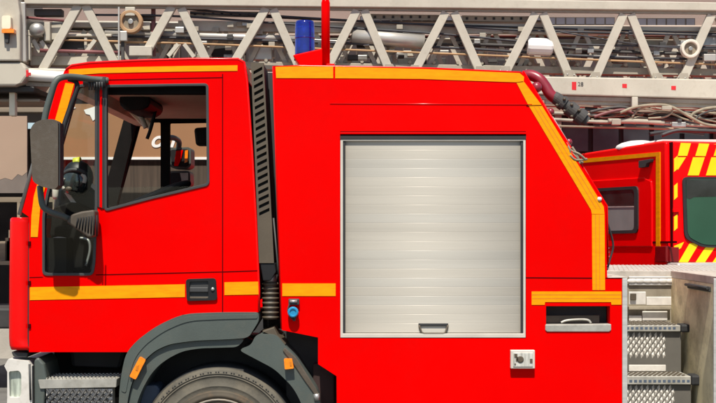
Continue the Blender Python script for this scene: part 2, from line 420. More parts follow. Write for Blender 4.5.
# ================================================================== LADDER TRUCK (parked beyond the engine)
def LY(px): return 4.85 + .35 * px / 716.0
KL = 1.21
def L(px, py, dy=0.0): return at(px, py, LY(px) + dy)
lt = empty('ladder_truck', (0.2, 5.8, 0), 'ladder truck with long cream lattice ladder parked behind the red engine', 'truck')
FAR = Vector((0, 1.04, 0))
def railbeam(a, b, c, d, dep, dy=0.0, off=Vector((0, 0, 0)), mb=None):
    # a,b: left top/bottom (px,py); c,d: right top/bottom
    mb = mb or MB(); y = Vector((0, dep, 0))
    A, B, C_, D_ = L(*a, dy) + off, L(*b, dy) + off, L(*c, dy) + off, L(*d, dy) + off
    B.x, D_.x = A.x, C_.x
    B.y, D_.y = A.y, C_.y
    return mb.loft([[A, B, B + y, A + y], [C_, D_, D_ + y, C_ + y]], smooth=False)
base = railbeam((24, -8), (24, 4), (790, 3.5), (790, 11.5), .11).build('ladder_section', 'ladder', lt, .008)
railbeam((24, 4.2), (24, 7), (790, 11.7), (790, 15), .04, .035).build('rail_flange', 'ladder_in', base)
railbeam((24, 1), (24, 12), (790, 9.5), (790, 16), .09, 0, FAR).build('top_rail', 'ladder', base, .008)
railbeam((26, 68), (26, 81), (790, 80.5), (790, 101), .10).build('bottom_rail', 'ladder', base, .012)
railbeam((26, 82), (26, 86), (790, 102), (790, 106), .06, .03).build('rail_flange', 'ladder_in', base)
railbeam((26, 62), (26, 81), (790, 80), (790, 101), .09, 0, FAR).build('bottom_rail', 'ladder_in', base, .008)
V = [(78, 5, 42, 70), (85, 5, 118, 70), (172, 6, 136, 70), (181, 8, 211, 71), (266, 8, 229, 71), (273, 9, 301, 72), (357, 10, 325, 73),
     (364, 10, 391, 74), (446, 12, 413, 75), (454, 12, 482, 76), (536, 13, 504, 76), (543, 13, 571, 80), (624, 14, 594, 82), (631, 14, 659, 83),
     (712, 15, 682, 83), (719, 15, 748, 84)]
for (a, b, c, d) in V:
    MB().bar(L(a, b, .03), L(c, d, .03), .080, .055).build('brace', 'ladder', base, .005)
    MB().bar(L(a, b + 3, .03) + FAR, L(c, d, .03) + FAR, .06, .05).build('brace', 'ladder', base)
for (a, b, c, d) in V:
    if c > 118:
        p = L(c, d - 9, .02); sgn = 1 if c > a else -1
        g_ = MB().plate([(p.x - .07, p.z - .07), (p.x + .07, p.z - .07), (p.x + .035 - sgn * .02, p.z + .01), (p.x - .035 - sgn * .02, p.z + .01)], p.y - .004, p.y + .012).build('gusset_plate', 'ladder_in', base, .003)
        for q_ in ((-.035, -.035), (.03, -.04)):
            MB().lathe([(.001, -.008), (.008, -.007), (.008, 0)], (p.x + q_[0], p.y, p.z + q_[1]), n=8).build('bolt', 'steel', g_)
# second section, nested inside the first
def Lp(lst, dy): return [L(a, b, dy) for a, b in lst]
sec = railbeam((30, 22), (30, 27), (790, 27.5), (790, 32), .07, .17).build('ladder_section', 'ladder', lt, .006)
railbeam((178, 20.5), (178, 31), (548, 24.5), (548, 34.5), .02, .155).build('web_plate', 'ladder', sec, .004)
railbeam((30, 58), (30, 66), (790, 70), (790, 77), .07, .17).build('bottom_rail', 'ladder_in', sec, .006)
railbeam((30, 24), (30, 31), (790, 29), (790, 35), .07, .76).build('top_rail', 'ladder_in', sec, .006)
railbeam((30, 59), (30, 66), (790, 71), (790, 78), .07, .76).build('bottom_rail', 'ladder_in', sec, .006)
x = 40
while x < 760:
    o = x / 716 * 8
    MB().bar(L(x, 30 + o * .5, .2), L(x - 17, 62 + o * 1.3, .2), .040, .036).build('brace', 'ladder', sec)
    MB().bar(L(x + 5, 30 + o * .5, .2), L(x + 22, 62 + o * 1.3, .2), .040, .036).build('brace', 'ladder', sec)
    x += 45 if x < 540 else 44.5
x = 50
while x < 760:      # rungs run across the ladder
    o = x / 716 * 9
    p = L(x, 57 + o, .16)
    MB().tube([p, p + Vector((0, .68, 0))], .016, 8).build('rung', 'ladder_in', sec)
    x += 24
# innermost section seen low down at the right and through the lattice
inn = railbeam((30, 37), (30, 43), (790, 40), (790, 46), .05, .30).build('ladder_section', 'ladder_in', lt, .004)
for x in range(60, 760, 46):
    o = x / 716 * 6
    MB().bar(L(x, 41 + o * .3, .32), L(x - 13, 66 + o * 2, .32), .038, .025).build('brace', 'ladder', inn)
    MB().bar(L(x + 4, 41 + o * .3, .32), L(x + 18, 66 + o * 2, .32), .041, .025).build('brace', 'ladder', inn)
# cylinders, guide bars, cables
MB().tube(Lp([(105, 33), (252, 37.5), (300, 39)], .14), .029, 12).build('extension_cylinder', 'cyl', lt)
MB().tube(Lp([(352, 36), (424, 42)], .12), .072, 14).build('extension_cylinder', 'cyl', lt)
MB().tube(Lp([(527, 46.5), (529, 46.6), (550, 47.4), (552, 47.5)], .10), [.07, .085, .085, .07], 16, smooth=False).build('reel_drum', 'white', lt)
for i in range(4):
    p = L(98 + i * 70, 44, .12)
MB().tube(Lp([(40, 50.5), (124, 53)], .05), .017, 8).build('guide_bar', 'maroon', lt)
MB().tube(Lp([(20, 17), (64, 21)], .05), .013, 8).build('guide_bar', 'maroon', lt)
for (pts, r, mm, dy) in (
    ([(185, 9), (290, 17), (450, 26), (540, 31), (740, 36)], .012, 'cable', .10),
    ([(190, 13), (300, 19), (450, 25), (760, 35)], .009, 'cable', .14),
    ([(95, 15), (180, 16.5), (300, 25), (440, 34), (560, 44), (760, 48)], .012, 'cable', .08),
    ([(100, 36), (240, 40), (330, 43), (470, 49), (600, 57), (760, 60)], .014, 'cable', .11),
    ([(280, 38), (420, 46), (540, 54), (760, 61)], .010, 'cyl', .12),
    ([(60, 40), (200, 44), (300, 48), (400, 52), (500, 56), (620, 61), (760, 66)], .011, 'cable_brown', .07),
    ([(300, 22), (420, 28), (560, 36), (760, 40)], .010, 'cable_brown', .28),
    ([(40, 28), (180, 33), (330, 41), (480, 46), (760, 56)], .015, 'hose_dark', .24),
    ([(460, 44), (540, 47), (640, 53), (760, 54)], .018, 'hose_dark', .15),
    ([(560, 32), (660, 47), (760, 49)], .008, 'cable', .06)):
    MB().tube(curve(Lp(pts, dy), 6), r * KL * .72, 8).build('cable', mm, lt)
for (px0, px1, py) in ((190, 265, 14.0), (370, 440, 17.0), (462, 530, 18.5)):    # slotted channel plates under the top rail
    o = railbeam((px0, py - 3), (px0, py + 2.4), (px1, py - 2), (px1, py + 3.4), .02, .16).build('channel_plate', 'ladder_in', lt)
    k = px0 + 5
    mm = MB()
    while k < px1 - 3:
        p = L(k, py, .155); mm.box(p.x - .012, p.x + .012, p.y, p.y + .004, p.z - .012, p.z + .012); k += 9
    mm.build('slot', 'ink', o)
def pulley(px, py, rp, mat_, dy):
    c = L(px, py, dy); r = rp * S * (D + c.y) / D
    o = MB().lathe([(r * .66, -.005), (r * .68, -.03), (r * .72, -.034), (r * .94, -.034), (r, -.026), (r * .9, 0), (r, .03), (r * .66, .03)], c, n=32, smooth=False).build('pulley', mat_, lt, .003)
    MB().lathe([(.001, -.006), (r * .66, -.006), (r * .66, .02), (.001, .02)], c, n=24, smooth=False).build('disc', 'hose', o)
    MB().lathe([(.001, -.03), (r * .22, -.03), (r * .22, .03), (.001, .03)], c, n=16, smooth=False).build('hub', 'steel', o, .003)
pulley(131, 22, 12, 'pulley', .02); pulley(690, 49, 9.5, 'pulley_w', .02)
# brackets round the pulleys and at the ladder's foot
def lbox(a, b, c, d, dy, dep, name='bracket', mm='ladder', bev=.006):
    p, q = L(a, b, dy), L(c, d, dy)
    return MB().box(p.x, q.x, p.y, p.y + dep, q.z, p.z).build(name, mm, lt, bev)
lbox(125, 7, 135, 16, -.01, .03); lbox(119, 31, 127, 41, -.01, .05, mm='cyl'); lbox(129, 46, 152, 56, .0, .05, mm='ladder')
lbox(118, 7, 119.5, 60, -.03, .02, 'rod', 'cyl', 0); lbox(121, 38, 124, 60, .02, .03, 'rod', 'hose_dark', 0)
lbox(151, 8, 155, 56, .12, .05, 'upright', 'maroon'); lbox(139, 22, 150, 30, .1, .1, mm='ladder'); lbox(141, 14, 154, 20, .1, .1, 'bracket', 'hose_dark')
lbox(175, 27, 184, 33, .05, .1, 'bracket', 'cyl'); lbox(694, 34, 716, 46, .14, .1, 'bracket', 'steel'); lbox(704, 54, 716, 61, .04, .06, 'bracket', 'cyl')
lbox(24, 30, 42, 36, .02, .1, mm='cream_panel'); lbox(26, 36, 30, 60, .02, .06, mm='ladder'); lbox(44, 22, 50, 41, .05, .1, mm='cream_panel')
lbox(50, 24, 62, 40, .1, .06, mm='cream_panel'); lbox(34, 9, 62, 16, .1, .1, 'bracket', 'hose_dark'); lbox(64, 34, 112, 37, .1, .06, 'bracket', 'ladder')
lbox(58, 37, 84, 50, .16, .05, 'bracket', 'chassis'); lbox(84, 37, 87, 49, .1, .03, 'bracket', 'ladder'); lbox(30, 56, 124, 66, .16, .1, 'bracket', 'ladder')
c = L(37, 30, .03); MB().ball(c, .075, (1.0, .8, .9)).build('work_lamp', 'steel', lt)
for (a, b, c_, d) in ((41, 41, 48, 52), (95, 40, 86, 52), (33, 40, 40, 52), (178, 44, 168, 56), (184, 44, 194, 57), (300, 38, 312, 62), (520, 46, 508, 62)):
    MB().bar(L(a, b, .06), L(c_, d, .06), .036, .036).build('strut', 'ladder', lt)
lbox(248, 46, 272, 60, .25, .1, 'bracket', 'cyl'); lbox(206, 44, 232, 57, .4, .1, 'bracket', 'chassis'); lbox(160, 40, 172, 55, .4, .1, 'bracket', 'chassis')
for (a, c_) in ((300, 326), (340, 352), (398, 420), (430, 446), (484, 505), (516, 530), (600, 640)):
    lbox(a, 51 + a * .016, c_, 66 + a * .016, .5, .06, 'bracket', 'chassis')
rq = random.Random(11)
for k in range(58):
    a = rq.uniform(60, 712); o = a / 716 * 12; b = rq.uniform(38, 58) + o; w_ = rq.uniform(3, 13); h_ = rq.uniform(2, 8)
    lbox(a, b, a + w_, min(b + h_, 68 + o), rq.uniform(.18, .9), rq.uniform(.04, .1), rq.choice(('clamp', 'bracket', 'fitting')), rq.choice(('chassis', 'ladder_in', 'ladder', 'chassis', 'steel', 'hose_dark')), .005)
for k in range(40):
    a = rq.uniform(190, 712); o = a / 716 * 14; b = rq.uniform(18, 46) + o
    p_ = L(a, b, rq.uniform(.08, .14)); MB().box(p_.x - .03, p_.x + .03, p_.y - .015, p_.y + .015, p_.z - .022, p_.z + .022).build('cable_clip', rq.choice(('chassis', 'ladder_in', 'steel')), lt, .004)
# big cream end box at the left with an amber lamp
def lpoly(pts, dy, dep, name, mm, bev=.01):
    y = LY(10) + dy; return MB().plate(Pat(pts, y), y, y + dep).build(name, mm, lt, bev)
eb = lpoly([(-120, -60), (15, -60), (18, 0), (20, 14), (20, 61), (-120, 61)], -.12, .9, 'end_box', 'cream_panel', .015)
lpoly([(-120, 62.5), (23, 62.5), (26, 68), (27, 76), (22, 83), (14, 86), (-120, 86)], -.10, .85, 'end_box', 'cream_panel', .02)
lpoly([(20, 2), (25, 2), (26, 62), (21, 62)], -.05, .05, 'end_post', 'cyl')
lpoly([(-120, 86.5), (34, 86.5), (34, 92), (-120, 92)], .0, .6, 'underframe', 'chassis')
lpoly([(-120, 99), (40, 99), (40, 102), (-120, 102)], .1, .5, 'underframe', 'beam')
lpoly([(9, 86.5), (15, 86.5), (15, 116), (9, 116)], .05, .08, 'underframe_post', 'header')
yb = LY(8) - .12
al = MB().plate(rounded(Pat([(2, 16), (11, 16), (11, 29), (2, 29)], yb - .05), .02), yb - .06, yb, ).build('amber_lamp', 'header', lt, .006)
lpoly([(1.5, 29), (14, 29), (14, 33), (1.5, 33)], -.19, .07, 'lamp_base', 'amber', .004)
lpoly([(4, 33), (9, 33), (8, 43), (5, 43)], -.16, .04, 'lamp_bracket', 'ink', .004)
yy = LY(28)
MB().tube([L(27, 75, .0), L(64, 77.5, .0), L(90, 78, 0)], .052, 14).build('boom_pivot_tube', 'white', lt)
MB().tube([L(25, 73.5, -.06), L(25, 82, -.06)], .012, 8).build('pivot_pin', 'steel', lt)
lpoly([(22.5, 72.5), (30.5, 72.5), (30.5, 75.6), (22.5, 75.6)], -.09, .02, 'red_handle', 'red_mark', .003)
lpoly([(26, 70), (28.2, 70), (28.2, 77), (26, 77)], -.095, .02, 'red_handle', 'red_mark', .003)
# red tags and the number on the lower rail at right
for (px, py, w_, h) in ((574, 86, 4.4, 8), (624.5, 86, 4.6, 4), (673.5, 88, 4.6, 4)):
    p = L(px, py, 0)
    MB().box(p.x - w_ / 2 * .0096, p.x + w_ / 2 * .0096, p.y - .004, p.y + .002, p.z - h / 2 * .0096, p.z + h / 2 * .0096).build('red_tag', 'red_mark', base)
p = L(580.5, 84.5, 0); text('number', '28', .055, (p.x, p.y - .003, p.z), (R(90), 0, 0), 'ink', lt)
# hoses and pipes slung below the ladder at right
railbeam((545, 97.5), (545, 104), (790, 104), (790, 110), .05, .06).build('lower_rail', 'ladder', lt, .006)
lbox(632, 97, 638, 107, -.02, .05, mm='ladder')
for (pts, r, mm, dy) in (
    ([(545, 119), (600, 122), (640, 122), (672, 124), (716, 126), (780, 126)], .020, 'ladder_in', .02),
    ([(608, 121), (640, 121.5), (664, 123)], .030, 'ladder_in', .0),
    ([(632, 117), (640, 109), (656, 105.5), (668, 107), (672, 112), (664, 117), (648, 118.5)], .013, 'hose', -.02),
    ([(620, 113), (636, 107), (660, 105), (674, 108), (690, 117), (708, 125), (740, 127)], .017, 'hose', -.05),
    ([(690, 118), (696, 112), (716, 107.5), (770, 108)], .018, 'hose', -.02),
    ([(694, 121), (702, 114), (720, 110), (770, 111)], .012, 'hose_dark', -.03),
    ([(664, 110), (690, 112), (716, 108), (770, 105)], .010, 'hose_dark', .05),
    ([(590, 112), (604, 109), (620, 107), (636, 109), (650, 107)], .016, 'hose_dark', .03),
    ([(594, 117), (610, 112), (624, 110), (634, 114)], .018, 'maroon', .02),
    ([(545, 126), (640, 128), (716, 130), (780, 131)], .016, 'beam', .10),
    ([(545, 113), (580, 114), (600, 116)], .02, 'ladder_in', .05),
    ([(648, 115), (660, 112), (672, 114), (684, 119), (700, 123)], .011, 'hose', .0),
    ([(585, 108), (630, 112), (700, 121), (770, 120)], .013, 'hose_dark', .16)):
    MB().tube(curve(Lp(pts, dy), 7), r * .82, 9).build('hose', mm, lt)
rh = random.Random(3)
for k in range(16):
    a = rh.uniform(560, 700); b = rh.uniform(106, 124); pts = [(a, b)]
    for q_ in range(4): pts.append((pts[-1][0] + rh.uniform(8, 22), min(127, max(104, pts[-1][1] + rh.uniform(-5, 6)))))
    MB().tube(curve(Lp(pts, rh.uniform(-.03, .2)), 6), rh.uniform(.006, .013), 7).build('hose', rh.choice(('hose', 'hose_dark', 'hose', 'ladder_in', 'beam', 'hose_dark')), lt)
lbox(612, 119, 621, 125, -.04, .05, 'coupling', 'ladder_in'); lbox(672, 122, 686, 127, -.03, .05, 'coupling', 'steel'); lbox(662, 106, 672, 110, -.08, .03, 'coupling', 'ladder_in'); lbox(678, 119, 682, 122, -.05, .03, 'coupling', 'ink')
# carrier truck, mostly hidden behind the engine
y0, y1 = 4.65, 6.95
MB().box(-7.2, 2.0, 5.4, 6.2, .62, .82).build('chassis', 'chassis', lt, .02)
MB().plate([(-1.25, .85), (1.15, .85), (1.15, 2.1), (-1.25, 2.1)], y0 + .15, y1, ).build('body', 'van_red', lt, .03)
MB().box(-.9, .8, 5.0, 6.4, 2.1, 2.5).build('turntable', 'ladder_in', lt, .04)
MB().plate([(-7.6, .55), (-5.6, .55), (-5.6, 2.1), (-7.3, 2.1), (-7.6, 1.3)], y0 + .1, y1).build('cab', 'van_red', lt, .06)
for px_ in (-6.6, -.6, 1.0):
    for yw in (y0 + .06, y1 - .36):
        wd = MB().lathe([(.24, .02), (.44, 0), (.47, .06), (.47, .24), (.44, .30), (.24, .28)], (px_, yw, .47), n=36).build('wheel', 'tread', lt)
        MB().lathe([(.001, .04), (.24, .03), (.24, .27), (.001, .26)], (px_, yw, .47), n=24).build('rim', 'steel', wd)

# ================================================================== RESCUE VAN
DC = 3.7
C0 = at(668, 139, DC); C0.z = 0
yaw = R(14.0)
hd = Vector((-math.sin(yaw), math.cos(yaw), 0)); rt = Vector((math.cos(yaw), math.sin(yaw), 0))
van = empty('rescue_van', C0, 'red van with yellow striped rear doors parked beyond the rear deck', 'van', yaw)
van['own_axes'] = 1
cyw = Vector((0, -D, 0))
def vs(px, py):      # on the van's left side -> (forward, z)
    mm = (px - 358) * S / D
    t = (C0.x - mm * (C0.y + D)) / (mm * hd.y - hd.x)
    dist = C0.y + D + hd.y * t
    return (t, ZC + (HZ - py) * S / D * dist)
def vr(px, py):      # on the van's rear -> (right, z)
    mm = (px - 358) * S / D
    q = (mm * (C0.y + D) - C0.x) / (rt.x - mm * rt.y)
    dist = C0.y + D + rt.y * q
    return (q, ZC + (HZ - py) * S / D * dist)
ztop = vr(680, 140)[1]
W_, LN = 1.98, 5.3
prof = [(0.0, .42), (.04, ztop - .02), (.12, ztop), (3.7, ztop - .02), (4.55, 1.55), (5.25, 1.2), (5.3, .42)]
def side_plate(loop, x0, x1, holes=()):     # loop of (forward, z), extruded along x
    mb = MB(); mb.plate(loop, x0, x1, holes)
    for v_ in mb.bm.verts: v_.co = Vector((v_.co.y, v_.co.x, v_.co.z))
    return mb
side_plate(prof, 0, W_).build('body', 'van_red', van, .07, 4, 25)
def vside(pts, name, mm, x0=-.006, x1=.02, bev=0): return side_plate([vs(*p) for p in pts], x0, x1).build(name, mm, van, bev)
def vrear(pts, name, mm, y0=-.006, y1=.06, bev=0, parent=None): return MB().plate([vr(*p) for p in pts], y0, y1).build(name, mm, parent or van, bev)
vside([(560, 161), (660.5, 152), (660.5, 156), (560, 165)], 'reflective_stripe', 'orange')
vside([(656.5, 156.2), (660.5, 156), (660.5, 246), (656.5, 246)], 'reflective_stripe', 'orange')
sd = vside([(560, 183), (645, 177.5), (652, 181), (653, 190), (653, 247), (560, 247)], 'sliding_door', 'van_red', -.012, .02, .01)
fr = side_plate(rounded([vs(*p) for p in [(570, 190), (640, 186), (640, 233), (570, 235)]], .06), -.024, .01, [rounded([vs(*p) for p in [(573, 193), (636.5, 189.2), (636.5, 230), (573, 232)]], .05)]).build('side_window', 'rubber', van)
side_plate([vs(*p) for p in [(572, 192), (638, 188), (638, 206), (572, 207)]], -.018, .008).build('pane', 'van_glass_dark', fr)
side_plate([vs(*p) for p in [(572, 208.2), (638, 207.2), (638, 231), (572, 233)]], -.018, .008).build('pane', 'van_glass_grey', fr)
side_plate([vs(*p) for p in [(572, 207), (638, 206), (638, 207.2), (572, 208.2)]], -.022, .008).build('bar', 'alu', fr)
vside([(642, 161), (654, 159), (653.5, 162), (650, 163.5), (649, 167), (642, 168)], 'side_lamp', 'ink', -.035, .0, .004)
vside([(560, 243), (676, 241), (676, 243), (560, 245)], 'waist_crease', 'red_dark', -.004, .01)
a = vs(608.5, 253); text('lettering', 'E', .13, (-.009, a[0], a[1]), (R(90), 0, -R(90)), 'white', van)
vside([(657, 246.5), (668, 246), (668, 262), (657, 262)], 'tail_light', 'tail', -.02, .02, .006)
vrear([(668.6, 247), (678, 247), (678, 262), (668.6, 262)], 'tail_light', 'tail', -.02, .05, .006)
# rear doors
rd = vrear([(672.5, 142), (740, 146), (740, 262), (672.5, 262)], 'rear_door', 'van_red', -.012, .06, .01)
Yc = -.016
def cl(pts): return vrear(pts, 'chevron', 'yellow', Yc, .05, 0, rd)
for k in range(4):
    x = 676 + k * 18.3
    cl([(x + 4, 143 + k * .5), (x + 14, 143.4 + k * .5), (x + 10.2, 156 + k * .3), (x + .2 if k else 677, 156)])
    cl([(x - 2.0 if k else 676, 157.4), (x + 9.5, 157.4), (x + 3.5, 175.5), (x - 7.5 if k else 676, 175.5)] if k else [(676, 157.4), (685, 157.4), (677, 170), (676, 168)])
for (b, d) in ((156, 172), (183, 200), (214, 231)): cl([(673.2, b + 3), (676.6, b), (676.6, d - 3), (673.2, d)])
for k in range(4):
    x = 682 + k * 17
    cl([(x + 7, 243 + (k > 0) * 2), (x + 16, 243.6 + (k > 0) * 2), (x + 5, 262), (x - 4, 262)])
cl([(673.2, 246), (683, 242), (680, 248), (673.2, 252)])
rw = MB().plate(rounded([vr(*p) for p in [(681, 177), (745, 177), (745, 249), (700, 247), (683, 238)]], .05), -.028, .05).build('rear_window', 'rubber', rd)
MB().plate(rounded([vr(*p) for p in [(684, 179.5), (742, 179.5), (742, 246), (701, 244.5), (686, 236.5)]], .05), -.032, .04).build('pane', 'van_glass', rw)
MB().plate([vr(*p) for p in [(684.2, 180), (742, 180), (742, 196), (692, 197), (688, 199), (684.8, 198)]], -.034, .04).build('painted_reflection_band', 'van_glass_dark', rw)  # dark band paints the trees reflected in the top of the glass
vrear([(671.6, 142), (672.6, 142), (672.6, 262), (671.6, 262)], 'door_hinge_line', 'red_dark', -.008, .05)
vrear([(672, 209), (677.5, 208), (677.5, 212), (672, 212.5)], 'hinge', 'van_red', -.03, .04, .004)
MB().box(.0, W_, -.16, .1, .36, vr(670, 262.5)[1]).build('bumper', 'alu', van, .02)
# roof equipment
zt = ztop
MB().plate(rounded([(.12, zt - .01), (.12, zt + .03), (1.9, zt + .06), (1.9, zt - .01)], .02), .35, 1.1).build('roof_spoiler', 'white', van, .02)
MB().ball((-.0 + .18, .9, zt - .01), .17, (1.1, 1.6, .42)).build('antenna_dome', 'white', van)
MB().tube(curve([(.1, .30, zt + .06), (.22, .25, zt + .10), (.42, .22, zt + .10), (.8, .2, zt + .09)], 5), .017, 8).build('roof_bar', 'gasket', van)
MB().tube(curve([(.05, .42, zt + .08), (.3, .40, zt + .11), (.55, .38, zt + .09)], 5), .018, 8).build('roof_bar', 'rubber', van)
for yf in (.95, 4.3):
    for xx in (.0, W_ - .22):
        wl = MB().lathe([(.2, .0), (.33, -.005), (.35, .04), (.35, .18), (.33, .225), (.2, .22)], (xx, yf, .35), 'x', 32).build('wheel', 'tread', van)
        MB().lathe([(.001, .02), (.2, .01), (.2, .21), (.001, .2)], (xx, yf, .35), 'x', 24).build('rim', 'steel', wl)

# ================================================================== FIRE ENGINE
eng = empty('fire_engine', (0.6, 1.15, 0), 'red fire engine with orange stripes and pale roller shutter, nearest in the photo', 'fire engine')
W = 2.2
def pl(pts, y0, y1, name, mm, bev=0.0, parent=eng, holes=(), seg=2, rnd=0.0): return MB().plate(rounded(P(pts), rnd, 5) if rnd else P(pts), y0, y1, [P(h) for h in holes]).build(name, mm, parent, bev, seg)

# ---- cab side, far side
cab_out = [(29, 352), (29, 217), (22, 212), (57, 86), (65, 70), (72, 65.5), (90, 63), (140, 60.5), (190, 59), (238, 59), (244, 62), (247, 80), (252, 150), (256, 220), (259, 290),
           (259, 312), (220, 312.5), (183, 314.5), (158, 326), (139, 340), (128, 352)]
win_m = rounded([(105, 85.5), (208, 84), (209, 185), (150, 199), (105, 211)], 4)
win_q = rounded([(77, 85), (97, 84.5), (97, 205), (95, 262), (93, 275), (43, 275), (43, 215), (47, 193)], 5)
cab = pl(cab_out, 0, .045, 'cab', 'red', 0, holes=(win_m, win_q))
far_out = [(29, 352), (29, 217), (12, 212), (47, 86), (60, 70)] + cab_out[5:]
far_q = rounded([(67, 85), (97, 84.5), (97, 205), (95, 262), (93, 275), (36, 275), (33, 215), (37, 193)], 5)
pl(far_out, W - .045, W, 'cab_side', 'red', 0, parent=cab, holes=(win_m, far_q))
MB().plate(P(far_out), W - .075, W - .047, [P(inset(win_m, 2.5)), P(inset(far_q, 2))]).build('door_trim', 'interior', cab)
roof = P([(66, 78), (66, 70), (72, 65.5), (90, 63), (140, 60.5), (190, 59), (238, 59), (244, 62), (246, 78)])
MB().plate(roof, .045, W - .045).build('roof', 'red', cab, .004)
MB().boxp(70, 78.2, 240, 82, .046, W - .08).build('headliner', 'headliner', cab)
MB().plate(P([(58, 84), (66, 78), (84, 82), (78, 92), (64, 92)]), .046, W - .08).build('windscreen_header', 'header', cab)
MB().boxp(226, 82.5, 246, 310, .05, W - .08).build('rear_bulkhead', 'interior', cab)
MB().boxp(30, 238, 64, 345, .05, W - .08).build('firewall', 'interior', cab)
MB().boxp(30, 318, 226, 340, .34, W - .35).build('floor', 'interior', cab)
MB().plate(P([(34, 238), (38, 206), (58, 200), (88, 214), (92, 236), (70, 244)]), .3, W - .1).build('dashboard', 'interior', cab, .02)
MB().plate(P([(92, 80), (126, 80), (128, 90), (120, 97), (100, 98), (93, 92)]), .7, 1.2).build('overhead_console', 'black', cab, .03)
MB().boxp(100, 79, 216, 93, .05, .11).build('door_header_trim', 'interior', cab, .01)
MB().tube(curve([at(150, 103, 1.0), at(155, 109, 1.0), at(153, 120, 1.0), at(150, 131, 1.0), at(147, 139, 1.0)], 5), .011, 8).build('grab_handle', 'black', cab)
MB().plate(Pat([(143, 104), (149, 100), (157, 104), (156, 112), (150, 117), (145, 113)], 1.15), 1.12, 1.2).build('cab_radio', 'black', cab, .02)
MB().plate(Pat([(128, 112), (140, 110), (152, 124), (150, 130), (141, 125)], 1.3), 1.3, 1.34).build('sun_visor', 'header', cab, .01)
MB().plate(Pat([(194, 128), (209, 127), (209, 146), (196, 146)], 2.0), 1.98, 2.06).build('speaker_box', 'black', cab, .02)
MB().tube(curve([at(128, 106, 1.1), at(140, 116, 1.1), at(146, 128, 1.1)], 5), .016, 8).build('cab_radio_bracket', 'strap', cab)
for yy in (.32, 1.3):
    st = MB().plate(P([(158, 300), (160, 284), (212, 290), (216, 210), (228, 208), (232, 300)]), yy, yy + .55).build('seat', 'interior', cab, .04)
    MB().plate(P([(214, 206), (214, 178), (226, 176), (228, 206)]), yy + .13, yy + .42).build('headrest', 'interior', st, .03)
# steering wheel
c = at(152, 199, .62); rings = []
tilt = R(62)
pts = []
for k in range(29):
    a = 2 * math.pi * k / 28; u, v_ = math.cos(a) * .23, math.sin(a) * .23
    pts.append(c + Vector((u * math.cos(R(24)), v_, u * math.sin(R(24)))))
sw = MB().tube(pts, .017, 8).build('steering_wheel', 'gasket', cab)
m = MB(); m.tube([c - Vector((.2 * math.cos(R(24)), 0, .2 * math.sin(R(24)))), c + Vector((.2 * math.cos(R(24)), 0, .2 * math.sin(R(24))))], .02, 8)
m.tube([c + Vector((0, 0, 0)), c + Vector((-.12, 0, -.5))], .03, 10); m.build('column', 'interior', sw)

# ---- gaskets, glass
for (h, nm) in ((win_m, 'door_window'), (win_q, 'quarter_window')):
    go = MB().plate(P(inset(h, -.6)), -.006, .03, [P(inset(h, 2.0))]).build(nm, 'gasket', cab, .003)
    pn = inset(h, 1.8) if nm == 'quarter_window' else [(106.4, 189), (207.4, 186), (207.4, 184.6), (150, 197.4), (106.4, 209)]
    if nm == 'door_window': pn = [(106.4, 187.4), (207.4, 185.9), (207.4, 186), (150, 197.6), (106.4, 209)]
    MB().plate(P(pn), .012, .016).build('pane', 'glass' if nm == 'door_window' else 'ws_glass', go)
MB().plate(P([(97.6, 86), (104.4, 86), (104.4, 209), (97.6, 207)]), -.006, .0).build('window_divider', 'rubber', cab, .002)
MB().plate(P([(100, 86), (102.4, 86), (102.4, 208), (100, 207)]), -.009, -.005).build('divider_strip', 'red', cab)
# lower opaque door-inner seen through the quarter window
MB().plate(P([(44, 226), (94, 222), (93, 274), (44, 274)]), .2, .3).build('door_pocket', 'interior', cab, .02)
m = MB(); m.tube(curve([at(50, 240, .19), at(58, 238, .18), at(66, 239, .18)], 5), .008, 6); m.build('pocket_lip', 'strap', cab)
m = MB(); m.tube(curve([at(80, 238, .19), at(88, 240, .18), at(90, 250, .18), at(86, 266, .18)], 5), .008, 6)
m.build('grab_rail', 'steel', cab)
# windscreen
def loopx(x0, z):
    return [Vector((X(a + x0), y, z)) for a, y in ((20, .012), (14, .07), (8, .4), (5, 1.1), (8, 1.8), (14, 2.13), (20, 2.188))]
b0, t0 = loopx(0, Z(213)), loopx(37, Z(84))
m = MB(); va = [m.v(p) for p in b0]; vb = [m.v(p) for p in t0]
for i in range(len(va) - 1): m.f([va[i], va[i + 1], vb[i + 1], vb[i]], True)
ws = m.build('windscreen', 'ws_glass', cab)
MB().tube([b0[0] + Vector((-.006, -.004, -.01)), t0[0] + Vector((-.01, -.004, 0))], .0115, 8).build('windscreen_seal', 'steel', cab)
MB().tube([b0[0] + Vector((.014, -.006, 0)), t0[0] + Vector((.012, -.006, 0))], .006, 6).build('windscreen_rubber', 'rubber', cab)
MB().tube([b0[-1], t0[-1]], .03, 8).build('windscreen_seal', 'interior', cab)
MB().plate(P([(14, 213), (49, 84), (66, 84), (36, 213)]), W - .16, W - .08).build('pillar_trim', 'interior', cab)
# front panel, curved round the corner
def fl(dx, z): return [Vector((X(a + dx), y, z)) for a, y in ((27.2, .0), (14, .002), (9, .016), (6.5, .045), (5.5, .09), (2, .4), (0, 1.1), (2, 1.8), (5.5, 2.11), (9, 2.185), (14, 2.198), (27.2, 2.2))]
m = MB(); m.loft([fl(2.0, Z(350)), fl(.6, Z(346)), fl(0, Z(338)), fl(.3, Z(280)), fl(1, Z(222)), fl(1.5, Z(218.5)), fl(3, Z(217.5))], True)
m.build('front_panel', 'red_gloss', cab)
MB().boxp(27.3, 222, 28.9, 351, .006, .03).build('panel_gap', 'rubber', cab)

MB().tube([at(a, b, .004) for a, b in ((66, 70), (72, 65.6), (90, 63), (140, 60.6), (190, 59.2), (238, 59.2), (244, 62.4), (247, 80), (252, 150), (256, 220), (259, 290), (259, 311))], .007, 8).build('roof_edge', 'red_gloss', cab)
